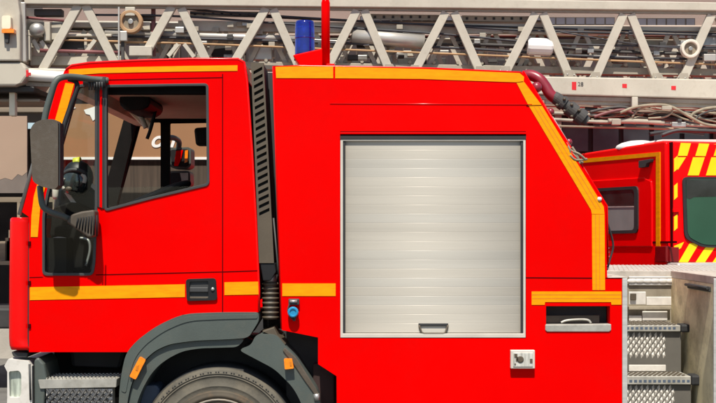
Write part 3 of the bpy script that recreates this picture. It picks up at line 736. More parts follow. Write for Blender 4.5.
# ---- stripes and seams on the cab
def strip_(pts, name='reflective_stripe', mm='orange', y=-.0025, parent=None): return MB().plate(P(pts), y, .006).build(name, mm, parent or cab)
strip_([(30, 287.2), (185, 284.2), (185, 297), (30, 300)])
strip_([(224.5, 282.2), (258.2, 281.6), (258.6, 294.4), (224.5, 295)])
strip_([(69, 69.6), (100, 67.9), (150, 66.8), (190, 66), (237.5, 65.4), (237.5, 71), (190, 71.6), (150, 72.2), (100, 73.4), (69, 75.6)])
strip_([(65.5, 83), (74.2, 84), (44, 192), (40.5, 205), (37.8, 237), (30.8, 237), (31.5, 216), (34, 196)])
def seam(a, b, wd=.7, y=-.0015, mm='red_dark', parent=None):
    a, b = Vector((X(a[0]), 0, Z(a[1]))), Vector((X(b[0]), 0, Z(b[1])))
    m = MB(); t = (b - a).normalized(); s = Vector((t.z, 0, -t.x)) * wd * S / 2
    m.plate([((a - s).x, (a - s).z), ((b - s).x, (b - s).z), ((b + s).x, (b + s).z), ((a + s).x, (a + s).z)], y, .004)
    return m.build('panel_seam', mm, parent or cab)
seam((222.6, 74), (222.6, 312.4), .9); seam((43, 277), (29.5, 277.4), .6); seam((96, 274.8), (222, 271.8), .8); seam((223, 271.8), (257.5, 270.6), .8)
seam((78, 80.6), (222.6, 77.6), .7)
for py_ in (243.5, 283, 326):
    MB().boxp(28.2, py_ - 2.2, 31, py_ + 2.2, -.008, .004).build('hinge', 'red_dark', cab, .002)
# door handle
dh = MB().plate(rounded(P([(186, 279), (216, 278), (217.5, 300), (187, 301)]), .018), -.012, .004, [rounded(P([(190, 281.5), (208.5, 281), (208.5, 298), (190, 298.4)]), .008)]).build('door_handle', 'black', cab, .004)
pl([(189, 281), (209, 280.6), (209, 298.4), (189, 298.8)], -.002, .003, 'pocket', 'ink', parent=dh)
MB().boxp(190, 287, 208.5, 292, -.016, -.006).build('lever', 'gasket', dh, .004)
MB().boxp(190, 296.6, 208.5, 298.4, -.011, -.003).build('lip', 'duct', dh, .002)
c = Vector((X(213), 0, Z(289))); MB().lathe([(.001, -.018), (.009, -.018), (.01, -.008)], c, n=16).build('lock', 'steel', dh)

# ---- mirrors
yM = -.245
mr = MB().plate(rounded(Pat([(33, 131), (37, 124), (45, 120.6), (61, 120), (61, 187), (57, 190), (44, 187), (35.5, 182)], yM), .04, 5), yM - .06, yM + .035, smooth=False).build('wing_mirror', 'mirror_shell', cab, .02, 4, 25)
p, q = at(61.4, 124, yM), at(61.4, 186, yM)
MB().box(p.x, p.x + .006, yM - .05, yM + .025, q.z, p.z).build('mirror_glass', 'rubber', mr)
arm = [at(108, 80.5, -.015), at(94, 79.5, -.05), at(74, 77, -.12), at(62, 77.5, -.18), at(55.5, 82, -.2), at(51, 95, -.2), at(46.5, 110, -.2), at(44, 124, -.2)]
MB().tube(curve(arm, 6), .0165, 10).build('mirror_arm', 'grey_plastic', mr)
MB().tube(curve([at(68, 79, -.10), at(76, 82, -.09), at(76.5, 90, -.1), at(70, 108, -.12), at(63.5, 128, -.15), at(60.5, 146, -.17)], 6), .013, 10).build('mirror_arm', 'black', mr)
m = MB(); m.tube([at(84, 81, -.02), at(106, 82, -.02)], .028, 10)
for k in range(6): m.tube([at(89 + k * 2.6, 82, -.055), at(89.2 + k * 2.6, 90, -.045)], .005, 6)
m.build('mirror_bracket', 'gasket', mr)
MB().tube(curve([at(40, 186, -.19), at(41, 197, -.2), at(43.5, 207, -.2), at(52, 212.5, -.18), at(62, 216, -.14), at(74, 221, -.08), at(88, 224, -.01)], 6), .016, 10).build('mirror_arm', 'grey_plastic', mr)
wm = MB().plate(Pat([(67.5, 222), (73, 214.5), (83, 211.5), (96, 209.8), (97, 222), (95.6, 236), (90, 238), (79, 230)], -.10), -.14, -.03).build('wing_mirror', 'mirror_shell', cab, .012, 3, 25)
m = MB()
for k in range(8):
    a = 76.5 + k * 2.7
    m.tube([at(a + 1.5, 218 - k * .4, -.145), at(a - .2 + k * .25, 228 + k * 1.2, -.14)], .0042, 6)
m.build('rib', 'black', wm)
# far side mirrors, seen through the cab
def farm(pts, y, nm):
    o = MB().plate(rounded(Pat(pts, y), .03), y, y + .2).build('wing_mirror', 'grey_plastic', cab, .02, 3, 25)
    f = MB().plate(rounded(Pat(inset(pts, 2), y), .02), y - .01, y + .01).build('mirror_glass', 'black', o, .004)
    return o, f
o, f = farm([(168, 148), (191, 147), (191, 166), (187, 169), (170, 168)], 2.42, 0)
MB().plate(Pat([(176, 151), (183, 150), (181, 159), (178, 166), (174, 166)], 2.40), 2.40, 2.408).build('painted_reflection', 'red', f)  # coloured patches paint what the far mirrors reflect
MB().plate(Pat([(185, 150.5), (188, 150), (187.5, 162), (184.5, 163)], 2.40), 2.40, 2.408).build('painted_reflection', 'amber', f)
o, f = farm([(168, 171), (190, 170.5), (190.5, 186), (168, 187)], 2.42, 0)
MB().plate(Pat([(180, 173), (188, 173), (188, 184), (182, 183)], 2.40), 2.40, 2.408).build('painted_reflection', 'steel', f)
MB().tube(curve([at(166, 138, 2.2), at(174, 138, 2.3), at(179, 142, 2.42), at(178, 150, 2.45)], 6), .02, 8).build('mirror_arm', 'grey_plastic', cab)

# ---- breathing apparatus hanging in the cab (a thing of its own)
mk = empty('breathing_mask', at(76, 236, .42), 'black breathing mask with lime yellow top inside the cab behind the windscreen', 'breathing mask')
def mc(px, py, y=.42): return at(px, py, y)
MB().ball(mc(78, 178), .088, (1, .8, 1.15), 20).build('head_harness', 'mask_rubber', mk)
MB().ball(mc(74, 182, .36), .07, (1, .6, 1.1), 20).build('visor', 'mask_glass', mk)
m = MB(); m.tube(curve([mc(61, 176, .36), mc(68, 171, .34), mc(76, 170, .33), mc(84, 173, .34), mc(88, 180, .37)], 6), .012, 8); m.build('rim', 'gasket', mk)
MB().ball(mc(69, 189, .33), .020, (1, .8, .8)).build('exhale_valve', 'duct', mk)
MB().tube([mc(74, 163), mc(81, 162)], .030, 10).build('cap', 'lime', mk)
MB().tube(curve([mc(64, 178, .33), mc(62, 184, .33), mc(64, 189, .33)], 6), .009, 6).build('buckle', 'strap', mk)
MB().tube(curve([mc(82, 174, .34), mc(85, 178, .34), mc(84, 183, .34)], 6), .012, 6).build('buckle', 'strap', mk)
MB().plate(Pat([(54, 205), (56, 190), (66, 186), (88, 184), (100, 192), (102, 236), (54, 236)], .45), .42, .60).build('harness_pad', 'mask_rubber', mk, .03)
m = MB(); m.bar(mc(66, 192, .40), mc(76, 206, .40), .022, .01); m.bar(mc(88, 182, .41), mc(98, 191, .41), .02, .01); m.build('strap', 'strap', mk)
MB().lathe([(.001, -.035), (.012, -.035), (.018, -.02), (.018, .02), (.012, .035), (.001, .035)], mc(55.5, 193, .36), 'z', 14).build('regulator', 'strap', mk)

# ---- louvred air duct behind the cab
DL = lambda t: 251.2 + (258.6 - 251.2) * t          # left edge, t from 64 to 263
def dx(py): t = (py - 64) / 199.0; return 251 + 8.2 * t, 263.8 + 10.2 * t
holes = []
y = 69.5
while y < 213:
    l, r = dx(y)
    holes.append([(l + 2.2, y + 2.0), (r - 1.8, y - 2.8), (r - 1.8, y + .5), (l + 2.2, y + 5.3)]); y += 7.05
l0, r0 = dx(63); l1, r1 = dx(263)
du = MB().plate(P([(l0, 63), (r0, 63), (r1, 263), (l1, 263)]), -.005, .03, [P(h) for h in holes]).build('air_duct', 'duct', eng, .002)
MB().plate(P([(l0 + .5, 64), (r0 - .3, 64), (r1 - .3, 262), (l1 + .5, 262)]), .032, .3).build('duct_core', 'rubber', du)
pl([(260, 263), (274.5, 263), (276, 272), (270, 281), (263, 281)], .0, .2, 'duct_neck', 'black', .006, parent=du)
MB().plate(P([(250, 64), (275, 64), (284, 334), (258, 334)]), .35, .4).build('cab_gap_blackout', 'ink', eng)  # added dark sheet, blocks the view through the gap and keeps it black
MB().tube([at(273.5, 218, .03), at(277.5, 262, .03), at(278.5, 276, .02)], .005, 8).build('drain_tube', 'gasket', du)
prof = []
h = 0.0
for k in range(8):
    prof += [(.036, h), (.046, h + .008), (.046, h + .013), (.036, h + .020)]; h += .0255
bl = MB().lathe([(.001, 0)] + prof + [(.001, h)], (X(269.5), .07, Z(320)), 'z', 24).build('bellows', 'duct', du)
MB().lathe([(.001, -.005), (.03, -.005), (.036, .01), (.036, .04), (.001, .04)], (X(269.5), .07, Z(321) + h), 'z', 20).build('clamp', 'steel', bl)

# ---- front mudguards
mg = pl([(120, 403), (120.4, 390), (122.6, 372), (127, 352.4), (138.4, 339.4), (157.4, 325.4), (183, 313.6), (220, 312), (259, 312), (259.5, 320), (250, 335.5), (245, 337.6), (228, 338.8), (195, 340), (170, 343.6),
           (156, 350), (146, 359), (138, 370), (132, 384), (128, 403), (126, 440), (119, 440)], -.03, .30, 'mudguard', 'grey_plastic', .012, seg=3, rnd=.09)
pl([(128.6, 403), (132.4, 384.6), (138.4, 370.6), (146.4, 359.6), (156.2, 350.6), (170, 344.3), (195, 340.7), (228, 339.5), (245.5, 338.4), (238, 346.8), (220, 347.4), (200, 348), (184, 350.6), (172, 356), (160, 364), (151, 374), (143, 388), (137, 403), (133, 440), (126.6, 440)],
   -.012, .28, 'flare_lip', 'grey_plastic', .006, parent=mg, rnd=.09)
pl([(122, 390), (125, 372), (129.4, 353), (140.4, 341), (159, 327.4), (183, 316.2), (220, 314.2), (258, 313.8), (258, 318), (222, 318.6), (188, 320.4), (164, 331), (146, 344.4), (136, 357), (130, 376), (127, 392)], -.034, -.025, 'flare_ridge', 'grey_plastic', .003, parent=mg, rnd=.09)
mg2 = pl([(238.6, 349.4), (251, 345), (255.5, 336), (260, 333.4), (277, 334), (285, 345), (296, 356), (309, 376.6), (319, 392), (321, 412), (321, 440), (306, 440), (302, 403), (293, 386.5), (275, 368.6), (253, 357)], -.02, .34, 'mudguard', 'grey_plastic', .012, seg=3, rnd=.04)
pl([(262, 331), (274, 327), (278, 335), (286, 344), (283, 346.5), (274, 336)], -.012, .2, 'flap_tab', 'duct', .004, parent=mg2)
pl([(285, 347), (296.5, 357), (309.5, 377.5), (319, 393), (315.5, 395), (304, 379), (292, 361), (283, 350)], -.028, -.01, 'flap_ridge', 'mirror_shell', .004, parent=mg2)
c = Vector((X(316.5), -.02, Z(393))); MB().tube([c, c + Vector((.004, 0, -.035))], .016, 10).build('hinge', 'steel', mg2)
mk1 = MB().plate(rounded(P([(141.4, 355.4), (147.2, 359), (137.2, 378.6), (130.8, 375.4)]), .008), -.045, -.02).build('marker_light', 'amber', mg, .006)
pl([(138, 365), (140.4, 364), (139.4, 369.6), (137, 369)], -.047, -.04, 'bulb', 'tape_line', parent=mk1)
mk2 = MB().plate(rounded(P([(284.4, 357.6), (292.6, 357.6), (294.4, 367.2), (285.4, 368.2)]), .006), -.055, -.01).build('marker_light', 'amber', mg2, .005)
pl([(290, 360.5), (292, 360.5), (292.4, 364.6), (290.4, 364.6)], -.057, -.05, 'bulb', 'tape_line', parent=mk2)
# wheel well liner
MB().plate(P([(128, 440), (140, 380), (165, 352), (200, 343), (240, 343), (275, 362), (300, 392), (308, 440)]), .34, .38).build('wheel_well', 'rubber', eng)
MB().plate(P([(126, 440), (130, 385), (150, 352), (190, 341), (240, 341), (280, 362), (303, 395), (310, 440), (306, 440), (299, 397), (276, 366), (238, 345), (191, 345), (153, 356), (134, 387), (130, 440)]), .28, .36).build('wheel_well', 'rubber', eng)
pl([(134, 389), (153, 388), (156, 392), (156, 425), (132, 425)], .12, .3, 'air_tank', 'block', .012)
# front wheels
def wheel(px, y, flip=1, nm='wheel'):
    cz = Z(GZ) + .434; c = (X(px), y, cz); s = flip
    pr = [(.250, .03), (.262, .012), (.30, -.004), (.345, -.006), (.385, .0), (.402, -.002), (.410, .008), (.421, .018), (.428, .045), (.428, .22), (.415, .25), (.35, .265), (.25, .25)]
    t = MB().lathe([(r, s * h) for r, h in pr], c, n=72).build('wheel', 'tread', eng)
    # sidewall as its own rubber
    pr2 = [(.300, -.007), (.318, -.008), (.320, -.0095), (.3235, -.0095), (.325, -.008), (.357, -.007), (.372, -.006), (.374, -.010), (.3765, -.010), (.378, -.005), (.384, -.004), (.386, -.009), (.3885, -.009), (.390, -.003), (.402, -.005), (.411, .005), (.419, .016)]
    MB().lathe([(r, s * h) for r, h in pr2], c, n=96).build('sidewall', 'tyre', t)
    MB().lathe([(r, s * h) for r, h in [(.252, .004), (.256, -.007), (.264, -.013), (.274, -.015), (.277, -.012), (.290, -.012), (.2995, -.0075)]], c, n=96).build('bead', 'tyre_dark', t)
    m = MB()
    for k in range(60):
        a_ = k * 2 * math.pi / 60
        for da in (0, .035):
            p_ = Vector((c[0] + math.cos(a_ + da) * .3945, c[1] - s * .0055, c[2] + math.sin(a_ + da) * .3945))
            u_ = Vector((math.cos(a_ + da), 0, math.sin(a_ + da)))
            m.bar(p_ - u_ * .0035, p_ + u_ * .0035, .008, s * .004)
    m.build('rib_pattern', 'tread', t)
    rm = MB().lathe([(r, s * h) for r, h in [(.2545, .01), (.254, -.012), (.249, -.016), (.243, -.012), (.236, .012), (.228, .045), (.19, .06), (.17, .05), (.12, .03), (.11, -.005), (.10, -.02), (.001, -.025)]], c, n=48).build('rim', 'rim', t)
    for k in range(8):
        a = k * math.pi / 4
        b = (c[0] + math.cos(a) * .145, c[1] + s * .03, c[2] + math.sin(a) * .145)
        MB().lathe([(.014, s * .02), (.014, s * -.02), (.001, s * -.022)], b, n=6, smooth=False).build('wheel_nut', 'steel', rm)
    return t
wheel(218, .03); wheel(218, W - .03, -1)

# ---- step well, bumper and headlight
pl([(40, 352.5), (128, 352.5), (122, 405), (40, 405)], .30, .5, 'step_well', 'interior')
pl([(58, 354), (118, 354), (112, 374), (60, 372)], .24, .30, 'step_box', 'black', .02)
stp = pl([(38, 379.6), (117, 378.6), (116.4, 387), (40, 388.4)], -.005, .26, 'cab_step', 'tread_metal', .004)
m = MB()
for i in range(20):
    for j in range(5):
        a = at(42 + i * 3.8, 379, 0); m.box(a.x - .006, a.x + .004, .01 + j * .05, .028 + j * .05, Z(379) - .004, Z(379) + .006)
m.build('grip_pattern', 'tread_metal', stp)
m = MB()
for k in range(-4, 16):
    for sg in (1, -1):
        x0 = 40 + k * 6.6; p0, p1 = (x0, 389.0), (x0 + sg * 27, 425.0)
        t0_, t1_ = 0.0, 1.0
        for lim, up in ((46.5, False), (111.5, True)):
            tt = (lim - p0[0]) / (p1[0] - p0[0])
            if (p1[0] > p0[0]) != up: t0_ = max(t0_, tt)
            else: t1_ = min(t1_, tt)
        if t1_ - t0_ < .05: continue
        q0 = [p0[i] + (p1[i] - p0[i]) * t0_ for i in (0, 1)]; q1 = [p0[i] + (p1[i] - p0[i]) * t1_ for i in (0, 1)]
        m.tube([(X(q0[0]), -.004 + .003 * sg, Z(q0[1])), (X(q1[0]), -.004 + .003 * sg, Z(q1[1]))], .0062, 6)
m.build('mesh_panel', 'ink', stp)
pl([(46, 389), (112, 389), (112, 425), (46, 425)], .006, .08, 'mesh_backing', 'lozenge', parent=stp)
# pale lozenges showing light between the mesh wires
pl([(33.5, 360), (38, 357), (44, 364), (46, 376), (44, 404), (46, 430), (34, 430)], .005, .3, 'bumper_bracket', 'grey_plastic', .012)
pl([(10, 352), (27, 353), (26, 358), (12, 357)], .02, 2.1, 'bumper_top', 'gasket', .006)
bu = MB().plate(P([(4, 366), (8, 359), (28, 361), (31.5, 366), (32, 420), (20, 436), (5, 436), (7, 398), (7, 372)]), .004, .16, [rounded(P([(8.6, 371.5), (18.5, 370.5), (21, 374), (21, 394), (19, 397.5), (9.4, 397.5)]), .01)]).build('bumper', 'lamp_white', eng, .008, 3)
MB().plate(P([(5, 366), (30, 366), (30, 436), (5, 436)]), .16, 2.1).build('bumper_beam', 'lamp_white', bu)
hl = MB().plate(rounded(P([(8.2, 371.2), (18.7, 370.2), (21.3, 374), (21.3, 394.4), (19, 398), (9, 398)]), .01), .028, .10).build('headlight', 'lens', bu, .006)
MB().plate(rounded(P([(8.4, 371.3), (18.6, 370.3), (21.1, 374), (21.1, 394.2), (19, 397.8), (9.2, 397.8)]), .01), .008, .014).build('cover', 'glass', hl)
m = MB(); m.tube([(X(29.5), .002, Z(364)), (X(30.5), .002, Z(400))], .006, 6); m.build('trim', 'gasket', bu)

# ---- pump body
bo_out = [(273, 66), (300, 65.4), (420, 67.6), (521, 72), (526, 76), (606, 207), (607.2, 278), (622, 278), (622, 440), (337, 440), (336.5, 376), (318, 364), (318, 337.4), (281.8, 330)]
sh_hole = [(340.2, 134), (526, 134), (526, 338), (340.2, 338)]
slot_h = [(546, 306), (610, 306), (610, 331), (546, 331)]
body = pl(bo_out, 0, .07, 'body', 'red', 0, holes=(sh_hole, slot_h))
pl([(274, 66.4), (300, 65.9), (420, 68), (520.6, 72.5), (525.4, 76.4), (605.4, 207.4), (606.4, 278.6), (620, 278.6), (620, 440), (338, 440), (337.5, 376.6), (319, 364.6), (319, 338), (283, 331)], .14, W, 'core', 'red', .004, parent=body)
MB().boxp(340, 133.8, 526.2, 338.2, .075, .12).build('shutter_backing', 'ink', body)
# shutter
sf = MB().plate(P([(340.4, 137), (525.6, 137), (525.6, 337.6), (340.4, 337.6)]), -.003, .05, [P([(343, 141), (523.2, 141), (523.2, 333.4), (343, 333.4)])]).build('roller_shutter', 'frame_white', body, .002)
MB().boxp(340, 135.6, 526, 139.6, -.006, .03).build('painted_shadow_strip', 'rubber', sf, .002)  # black strip paints the shadow line under the top of the recess
MB().boxp(340, 132.4, 526, 134.4, -.012, .01).build('rain_gutter', 'red', sf, .002)
MB().boxp(340.2, 131.4, 525.8, 132.35, -.004, .01).build('gutter_seal', 'red_dark', sf)
MB().boxp(343.1, 140, 345.2, 333.2, .002, .04).build('guide_seal', 'rubber', sf)
MB().boxp(520.8, 140, 523.1, 333.2, .002, .04).build('guide_seal', 'rubber', sf)
y = 140.6; i = 0; ph = 9.15
while y < 324:
    y2 = min(y + ph, 333)
    tl = 0.0; gd = random.choice((0, 0, .00002, .00004))
    pr = [(Z(y + .0), .0108 + gd + tl), (Z(y + .3), .0108 + tl), (Z(y + ph * .3), .0108 + tl * .4), (Z(y + ph * .7), .0108 - tl * .4), (Z(y2 - .3), .0108 - tl), (Z(y2 - .0), .0108 + gd - tl)]
    m = MB(); a = [m.v((X(345), yy, zz)) for zz, yy in pr]; b = [m.v((X(521), yy, zz)) for zz, yy in pr]
    a2 = [m.v((X(345), .05, zz)) for zz, yy in (pr[-1], pr[0])]; b2 = [m.v((X(521), .05, zz)) for zz, yy in (pr[-1], pr[0])]
    aa, bb = a + a2, b + b2
    for k in range(len(aa)):
        k2 = (k + 1) % len(aa); m.f([aa[k], aa[k2], bb[k2], bb[k]], k < 5)
    m.f(aa); m.f(bb[::-1])
    m.build('slat', 'shutter' if random.random() < .6 else 'shutter_b', sf)
    y += ph; i += 1
MB().boxp(345, y + .2, 521, 333, .008, .04).build('bottom_rail', 'shutter', sf, .003)
hd_ = MB().tube([at(419.4, 325, .008), at(419.6, 327, .004), at(421.5, 332.4, .002), at(424, 333.6, .002), at(443, 333.6, .002), at(445.6, 332.4, .002), at(447.4, 327, .004), at(447.6, 325, .008)], .0055, 8).build('handle', 'duct', sf)
pl([(418.4, 323.6), (448.4, 323.6), (448, 326.2), (419, 326.2)], .003, .012, 'grip', 'rubber', .002, parent=hd_)
# stripes on the body
def bs(pts, y=-.0025, mm='orange'): return strip_(pts, 'reflective_stripe', mm, y, body)
bs([(275.5, 67), (300, 66.4), (333.2, 66.8), (333.2, 78.4), (276.2, 78.2)])
bs([(335.2, 66.9), (420, 69), (519.6, 73.2), (524, 77), (523.6, 82), (516, 82.4), (420, 79), (335.2, 78.4)])
bs([(516.4, 82.8), (524.2, 82.2), (541.4, 105), (528.4, 105.4)])
bs([(528.9, 106.2), (541.9, 105.8), (603.6, 206.6), (604.4, 214), (591.8, 214), (591, 210)])
bs([(591.8, 214.4), (604.4, 214.4), (605, 290), (592.4, 290)])
bs([(282.3, 283.4), (335.6, 283.4), (335.6, 296), (282.3, 296)])
bs([(531.6, 291.4), (621.4, 291.4), (621.4, 304.6), (611.4, 304.6), (611, 302), (545, 302), (544.6, 304.8), (531.6, 304.8)])
for xx in (595.4, 599.2): seam((xx, 214.6), (xx + .6, 289.6), .5, -.0032, 'tape_line', body)
for dx_ in (4.6, 9.0): seam((529.4 + dx_, 106.6), (591.4 + dx_, 208.6), .45, -.0032, 'tape_line', body)
for yy in (294.8, 298.4): seam((532, yy), (621, yy), .45, -.0032, 'tape_line', body)
seam((526, 277.6), (592, 278), .9, parent=body); seam((605.4, 278), (621.6, 278.2), .7, parent=body)
MB().tube([(X(330), .0, Z(103.6)), (X(532), .0, Z(104.6))], .0035, 8).build('crease', 'red_gloss', body); seam((516.4, 82.6), (523, 81.6), .5, -.003, parent=body)
seam((526.4, 105.8), (541.6, 105.4), .6, -.0034, parent=body)
MB().tube([at(a, b, .004) for a, b in ((281.6, 329), (273.2, 66.6), (300, 65.9), (420, 68), (520.6, 72.4))], .005, 8).build('roof_edge', 'red_gloss', body)
# edge trim at the rear
MB().tube([at(523, 71.5, .02), at(606.8, 206, .02), at(608, 262, .02)], .006, 8).build('edge_trim', 'red', body)
MB().boxp(622.3, 278.2, 627.6, 440, .0, .08).build('corner_angle', 'alu', body, .004)
MB().boxp(340, 430, 620, 446, .05, .1).build('sill', 'gasket', body)
# tool slot
sl = MB().boxp(545.4, 305.4, 610.6, 331.6, .116, .138).build('tool_slot', 'ink', body)
MB().plate(P([(545.2, 324.6), (611, 324), (611, 330), (609, 331.6), (547, 331.6), (545.2, 330)]), -.006, .10).build('shelf', 'tread_metal', sl, .003)
pl([(547, 316.6), (602, 316.2), (602, 324), (547, 324)], .07, .10, 'back_plate', 'duct', parent=sl)
MB().tube(curve([at(561, 322.5, .03), at(567, 320.3, .03), at(580, 319.4, .03), at(588, 320, .03), at(591, 323, .03)], 5), .006, 8).build('grab_bar', 'tread_metal', sl)
# floodlight socket
lb = MB().boxp(510, 349.6, 534.2, 368, -.03, .004).build('side_lamp', 'frame_white', body, .004)
MB().boxp(512.4, 352, 532, 366, -.034, -.028).build('lens', 'lens', lb, .002)
MB().lathe([(.012, -.037), (.018, -.037), (.018, -.03), (.001, -.03)], (X(519.4), .0, Z(358.6)), n=16).build('bulb', 'duct', lb)
for (a, b, c_, d) in ((513.5, 353, 516.5, 356.5), (515, 356, 517, 360.5), (529, 358, 531.5, 362), (513.6, 362.6, 515, 364)):
    MB().boxp(a, b, c_, d, -.037, -.033).build('clip', 'duct', lb)
# blue plug
pb = MB().boxp(288.6, 298.6, 299.4, 304.6, -.022, .003).build('air_plug', 'gasket', body, .004)
m = MB(); m.lathe([(.001, -.040), (.016, -.040), (.018, -.046), (.024, -.046), (.029, -.040), (.029, -.026), (.025, -.022), (.027, -.004), (.02, .004)], (X(293.4), 0, Z(311.6)), n=14, smooth=False); m.build('cap', 'plug_blue', pb)
m = MB(); m.tube([(X(290), -.03, Z(301)), (X(297.4), -.03, Z(301))], .008, 8); m.build('hinge', 'steel', pb)
MB().tube(curve([(X(289.6), -.02, Z(304)), (X(288.2), -.03, Z(310)), (X(290.4), -.035, Z(316)), (X(294), -.02, Z(319.4))], 5), .004, 6).build('cord', 'rubber', pb)
MB().plate(P([(292, 316), (296.6, 316), (295.4, 320.6), (293, 320.6)]), -.02, -.004).build('pull_tab', 'gasket', pb)
# under-cab dark frame behind the mudguard
MB().boxp(284, 332, 336, 420, .2, .5).build('chassis_frame', 'chassis', eng)
MB().boxp(312, 366, 334, 430, .12, .2).build('hose_box', 'dark_maroon', eng, .01)
MB().boxp(30, 405, 1010, 432, .75, 1.0).build('chassis_frame', 'chassis', eng)
MB().boxp(30, 405, 1010, 432, 1.3, 1.55).build('chassis_frame', 'chassis', eng)

# ---- roof: beacon, pole
bb_ = MB().plate(P([(291.6, 52.4), (322, 45.4), (322, 66), (300, 66), (297.5, 61)]), .10, .32).build('beacon_bracket', 'red', eng, .006)
bc = X(303.2); zc0 = Z(50)
r_ = 10.3 * S
bq = MB().lathe([(.001, 0), (r_, 0), (r_ * 1.0, .02), (r_ * .99, .15), (r_ * .97, .185), (r_ * .88, .196), (.001, .20)], (bc, .20, zc0 - .01), 'z', 28).build('beacon', 'blue', bb_)
MB().lathe([(.001, .01), (r_ * .5, .012), (r_ * .55, .05), (r_ * .3, .06), (r_ * .3, .10), (r_ * .62, .12), (r_ * .4, .16), (.001, .165)], (bc, .20, zc0 - .01), 'z', 16).build('rotator', 'steel', bq)
MB().lathe([(r_ * 1.0, .10), (r_ * 1.02, .104), (r_ * 1.0, .108)], (bc, .20, zc0 - .01), 'z', 28).build('lens_ring', 'blue', bq)
MB().lathe([(.001, -.02), (r_ * 1.08, -.02), (r_ * 1.08, 0), (.001, 0)], (bc, .20, zc0 - .008), 'z', 24).build('collar', 'rubber', bq)
MB().tube([at(325.6, 70, .12), at(325.6, 3, .12), at(325.6, 0, .12), at(325.6, -1.6, .12)], [.0235, .0235, .019, .006], 16).build('roof_pole', 'red', eng)
MB().box(X(326), X(334.5), .04, .2, Z(66.2), Z(62.6)).build('pole_foot', 'red', eng, .004)

# ---- hose fitting on the sloping rear
pts = [at(523, 76, .16), at(531, 75.5, .14), at(539, 79, .12), at(545, 86, .11), at(550, 94, .10), at(556, 99, .10)]
hf = MB().tube(curve(pts, 6), .030, 16).build('hose_fitting', 'maroon_hose', eng)
d0, d1 = at(553, 96, .10), at(590, 124, .10)
ax = (d1 - d0).normalized()
prof = [(0, .030), (.02, .034), (.05, .034), (.052, .040), (.075, .040), (.077, .030), (.10, .030), (.102, .042), (.15, .042), (.152, .034), (.165, .034), (.167, .046), (.205, .046), (.207, .030), (.23, .028)]
MB().tube([d0 + ax * a for a, r in prof], [r for a, r in prof], 20, smooth=False).build('coupling', 'hose_dark', hf)
m = MB()
for k in range(3):
    a = d0 + ax * (.055 + .05 * k); m.ball(a + Vector((.01, -.042, .012)), .009, n=10); m.ball(a + Vector((-.028, -.03, -.02)), .009, n=10)
m.build('lug', 'duct', hf)
for (px, py, r) in ((535.5, 87.5, .030), (549.5, 112, .021), (568, 142, .018)):
    MB().ball(at(px + 1, py, .05), r, (1, 1, 1), 16).build('edge_lamp', 'maroon_hose', body)
MB().tube([at(552, 117, .03), at(570, 146, .03)], .006, 8).build('grab_rail', 'cyl', body)
MB().tube([at(583, 168, .03), at(600, 197, .03)], .008, 8).build('grab_rail', 'cyl', body)
for pts_ in ([(566, 146), (572, 151), (579, 154), (586, 160)], [(570, 155), (576, 160), (587, 159)], [(568, 150), (574, 155), (583, 163)], [(572, 147), (577, 155), (580, 164)], [(566, 143), (570, 150), (569, 156)]):
    MB().tube(curve([at(a, b, .0 + .006 * (a % 3)) for a, b in pts_], 5), .0065, 7).build('webbing_strap', 'hose', body)
m = MB(); m.tube(curve([at(573, 156, .02), at(578, 166, .02), at(582, 175, .02)], 5), .009, 8); m.build('webbing_strap', 'strap', body)
m = MB(); m.tube(curve([at(576, 160, .04), at(582, 170, .05), at(588, 178, .04)], 5), .012, 8); m.build('cable_clip', 'rubber', body)
MB().ball(at(599.5, 199, .0), .013, n=10).build('tip_lamp', 'white', body)
MB().tube(curve([at(602, 206, .04), at(607, 222, .05), at(612, 238, .06), at(613, 248, .06), at(610, 259, .05), at(607, 270, .03)], 6), .0055, 8).build('strap_cord', 'rubber', body)

# ---- deck and stairs
XR = 720.0
YS = 1.0
m = MB(); zt_, zb_ = Z(277), Z(285)
m.box(X(607.8), X(627.9), .0, W, Z(277.8), zt_); m.box(X(628), X(XR), YS, W, zb_, zt_); m.box(X(XR), X(1010), .0, W, zb_, zt_ - .0005)
dk = m.build('deck', 'deck', eng, .003)
m = MB()       # tread-plate bosses on the deck
for i in range(66):
    for j in range(16):
        xx = X(628) + i * .03 + (j % 2) * .015; yy = YS + .03 + j * .075
        m.bar((xx, yy, zt_), (xx + .018, yy, zt_ + .0015), .003, .02)
m.build('tread_pattern', 'alu', dk)
MB().box(X(628), X(XR), YS, YS + .03, Z(440), zb_ - .001).build('stair_back', 'stair_back', eng)
sw_ = MB().box(X(XR), X(XR) + .03, .0, YS, Z(440), zb_ - .001).build('stair_wall', 'stair_wall', eng)
p = at(687, 279, .5)
m = MB(); m.box(X(XR) - .012, X(XR) + .0, .16, .60, Z(288) - .03, Z(288)); m.build('grab_slot', 'ink', sw_, .01)
m = MB(); m.tube([(X(XR) - .02, .16, Z(289.5)), (X(XR) - .02, .60, Z(289.5))], .008, 8); m.build('grab_bar', 'gasket', sw_)
MB().box(X(XR) + .031, X(1010), .0, .06, Z(440), zb_ - .001).build('rear_locker', 'red', eng, .004)
MB().boxp(713.6, 278.4, 722.6, 440, -.004, .012).build('corner_angle', 'alu', sw_, .003)
MB().box(X(623), X(628), .08, YS, Z(440), zb_).build('stair_side', 'stair_back', eng)
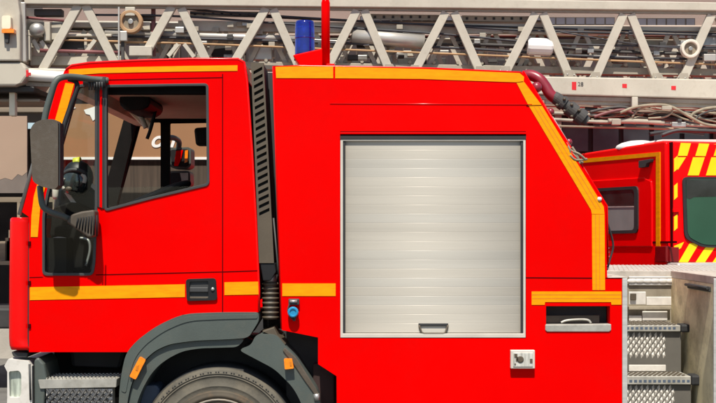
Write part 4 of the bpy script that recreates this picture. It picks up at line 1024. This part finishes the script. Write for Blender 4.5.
# first riser strip under the deck lip
def zat(py, y): return at(0, py, y).z
def stair(yf, yb, pt, pb_, x_end_px):
    zt2, zb2 = zat(pt, yf), zat(pb_, yf)
    xe = at(x_end_px, 0, yf).x
    o = MB().box(X(628), xe, yf, yb, zb2, zt2).build('stair_tread', 'tread_metal', eng, .003)
    m = MB(); xx = X(628) + .016
    while xx < xe - .02:
        m.box(xx, xx + .016, yf - .001, yf + .004, zb2 + .012, zb2 + .026); xx += .027
    m.build('nosing_hole', 'block', o)
    m = MB()
    for j in range(int((yb - yf) / .03)):
        xx = X(628) + .02 + (j % 2) * .013
        while xx < xe - .02:
            m.box(xx, xx + .013, yf + .014 + j * .03, yf + .028 + j * .03, zt2 - .001, zt2 + .004); xx += .027
    m.build('grip_pattern', 'duct', o)
    MB().box(xe + .001, xe + .055, yf - .012, yf + .10, zb2 - .005, zt2 + .006).build('end_cap', 'rubber', o, .01)
    return o
stair(.60, .94, 325.4, 331.4, 680.5)
stair(.40, .618, 376.2, 384.4, 691)
stair(.18, .418, 440, 448, 700)
def riser(yr, pt, pb_, xe_px, mm='riser', loz=True, lz=None):
    z1, z0 = zat(pt, yr), zat(pb_, yr)
    x0, x1 = X(628), at(xe_px, 0, yr).x
    o = MB().box(x0, x1, yr, yr + .02, z0, z1).build('stair_riser', mm, eng)
    if loz:
        m = MB(); j = 0
        zz = zat(lz[0], yr); ze = zat(lz[1], yr); xl = at(lz[2], 0, yr).x
        while zz > ze:
            xx = x0 + .012 + (j % 2) * .016
            while xx < xl:
                c = Vector((xx, yr, zz)); h, w2 = .021, .0085
                vsn = [m.v((c.x - .004, yr - .0, c.z - h)), m.v((c.x + w2, yr - .0, c.z - .006)), m.v((c.x + .004, yr - .0, c.z + h)), m.v((c.x - w2, yr - .0, c.z + .006)), m.v((c.x, yr - .007, c.z))]
                for k in range(4): m.f([vsn[k], vsn[(k + 1) % 4], vsn[4]])
                xx += .032
            zz -= .0225; j += 1
        m.build('lozenge_pattern', 'lozenge', o)
    return o
# between deck and first tread: stacked pale plates on the back
yb_ = YS - .004
def backplate(a, b, c, d, y, mm, nm='stair_plate'):
    p, q = at(a, b, y), at(c, d, y); return MB().box(p.x, q.x, y - .012, y, q.z, p.z).build(nm, mm, eng, .003)
bpz = backplate(628.5, 276.4, 676, 285.2, YS - .002, 'alu')
m = MB()
for k in range(6):
    p = at(632 + k * 7.8, 281, YS - .016); m.ball(p, .03, (1.1, .18, .5), 10)
m.build('embossed_bump', 'lozenge', bpz)
backplate(628.5, 291.5, 645.5, 304.5, YS - .05, 'lozenge'); backplate(646, 296.6, 671, 305.2, YS - .04, 'lozenge'); backplate(630, 293.4, 636, 300, YS - .066, 'duct')
backplate(642, 311, 667, 320.5, YS - .03, 'lozenge'); backplate(628.5, 315.5, 641.5, 321.5, YS - .03, 'lozenge')
backplate(628.5, 306.5, 671, 309.5, YS - .06, 'stair_back')
riser(.622, 331.6, 372, 681, lz=(335.5, 358, 666))
backplate(628.5, 364.6, 665.5, 371.0, .612, 'lozenge')
riser(.422, 384.8, 450, 691, lz=(388, 440, 675))
MB().boxp(628, 430, 720, 436, .1, YS).build('stair_floor', 'riser', eng)
# rear axle, outside the frame but carrying the deck
wheel(880, .04); wheel(880, W - .04, -1)
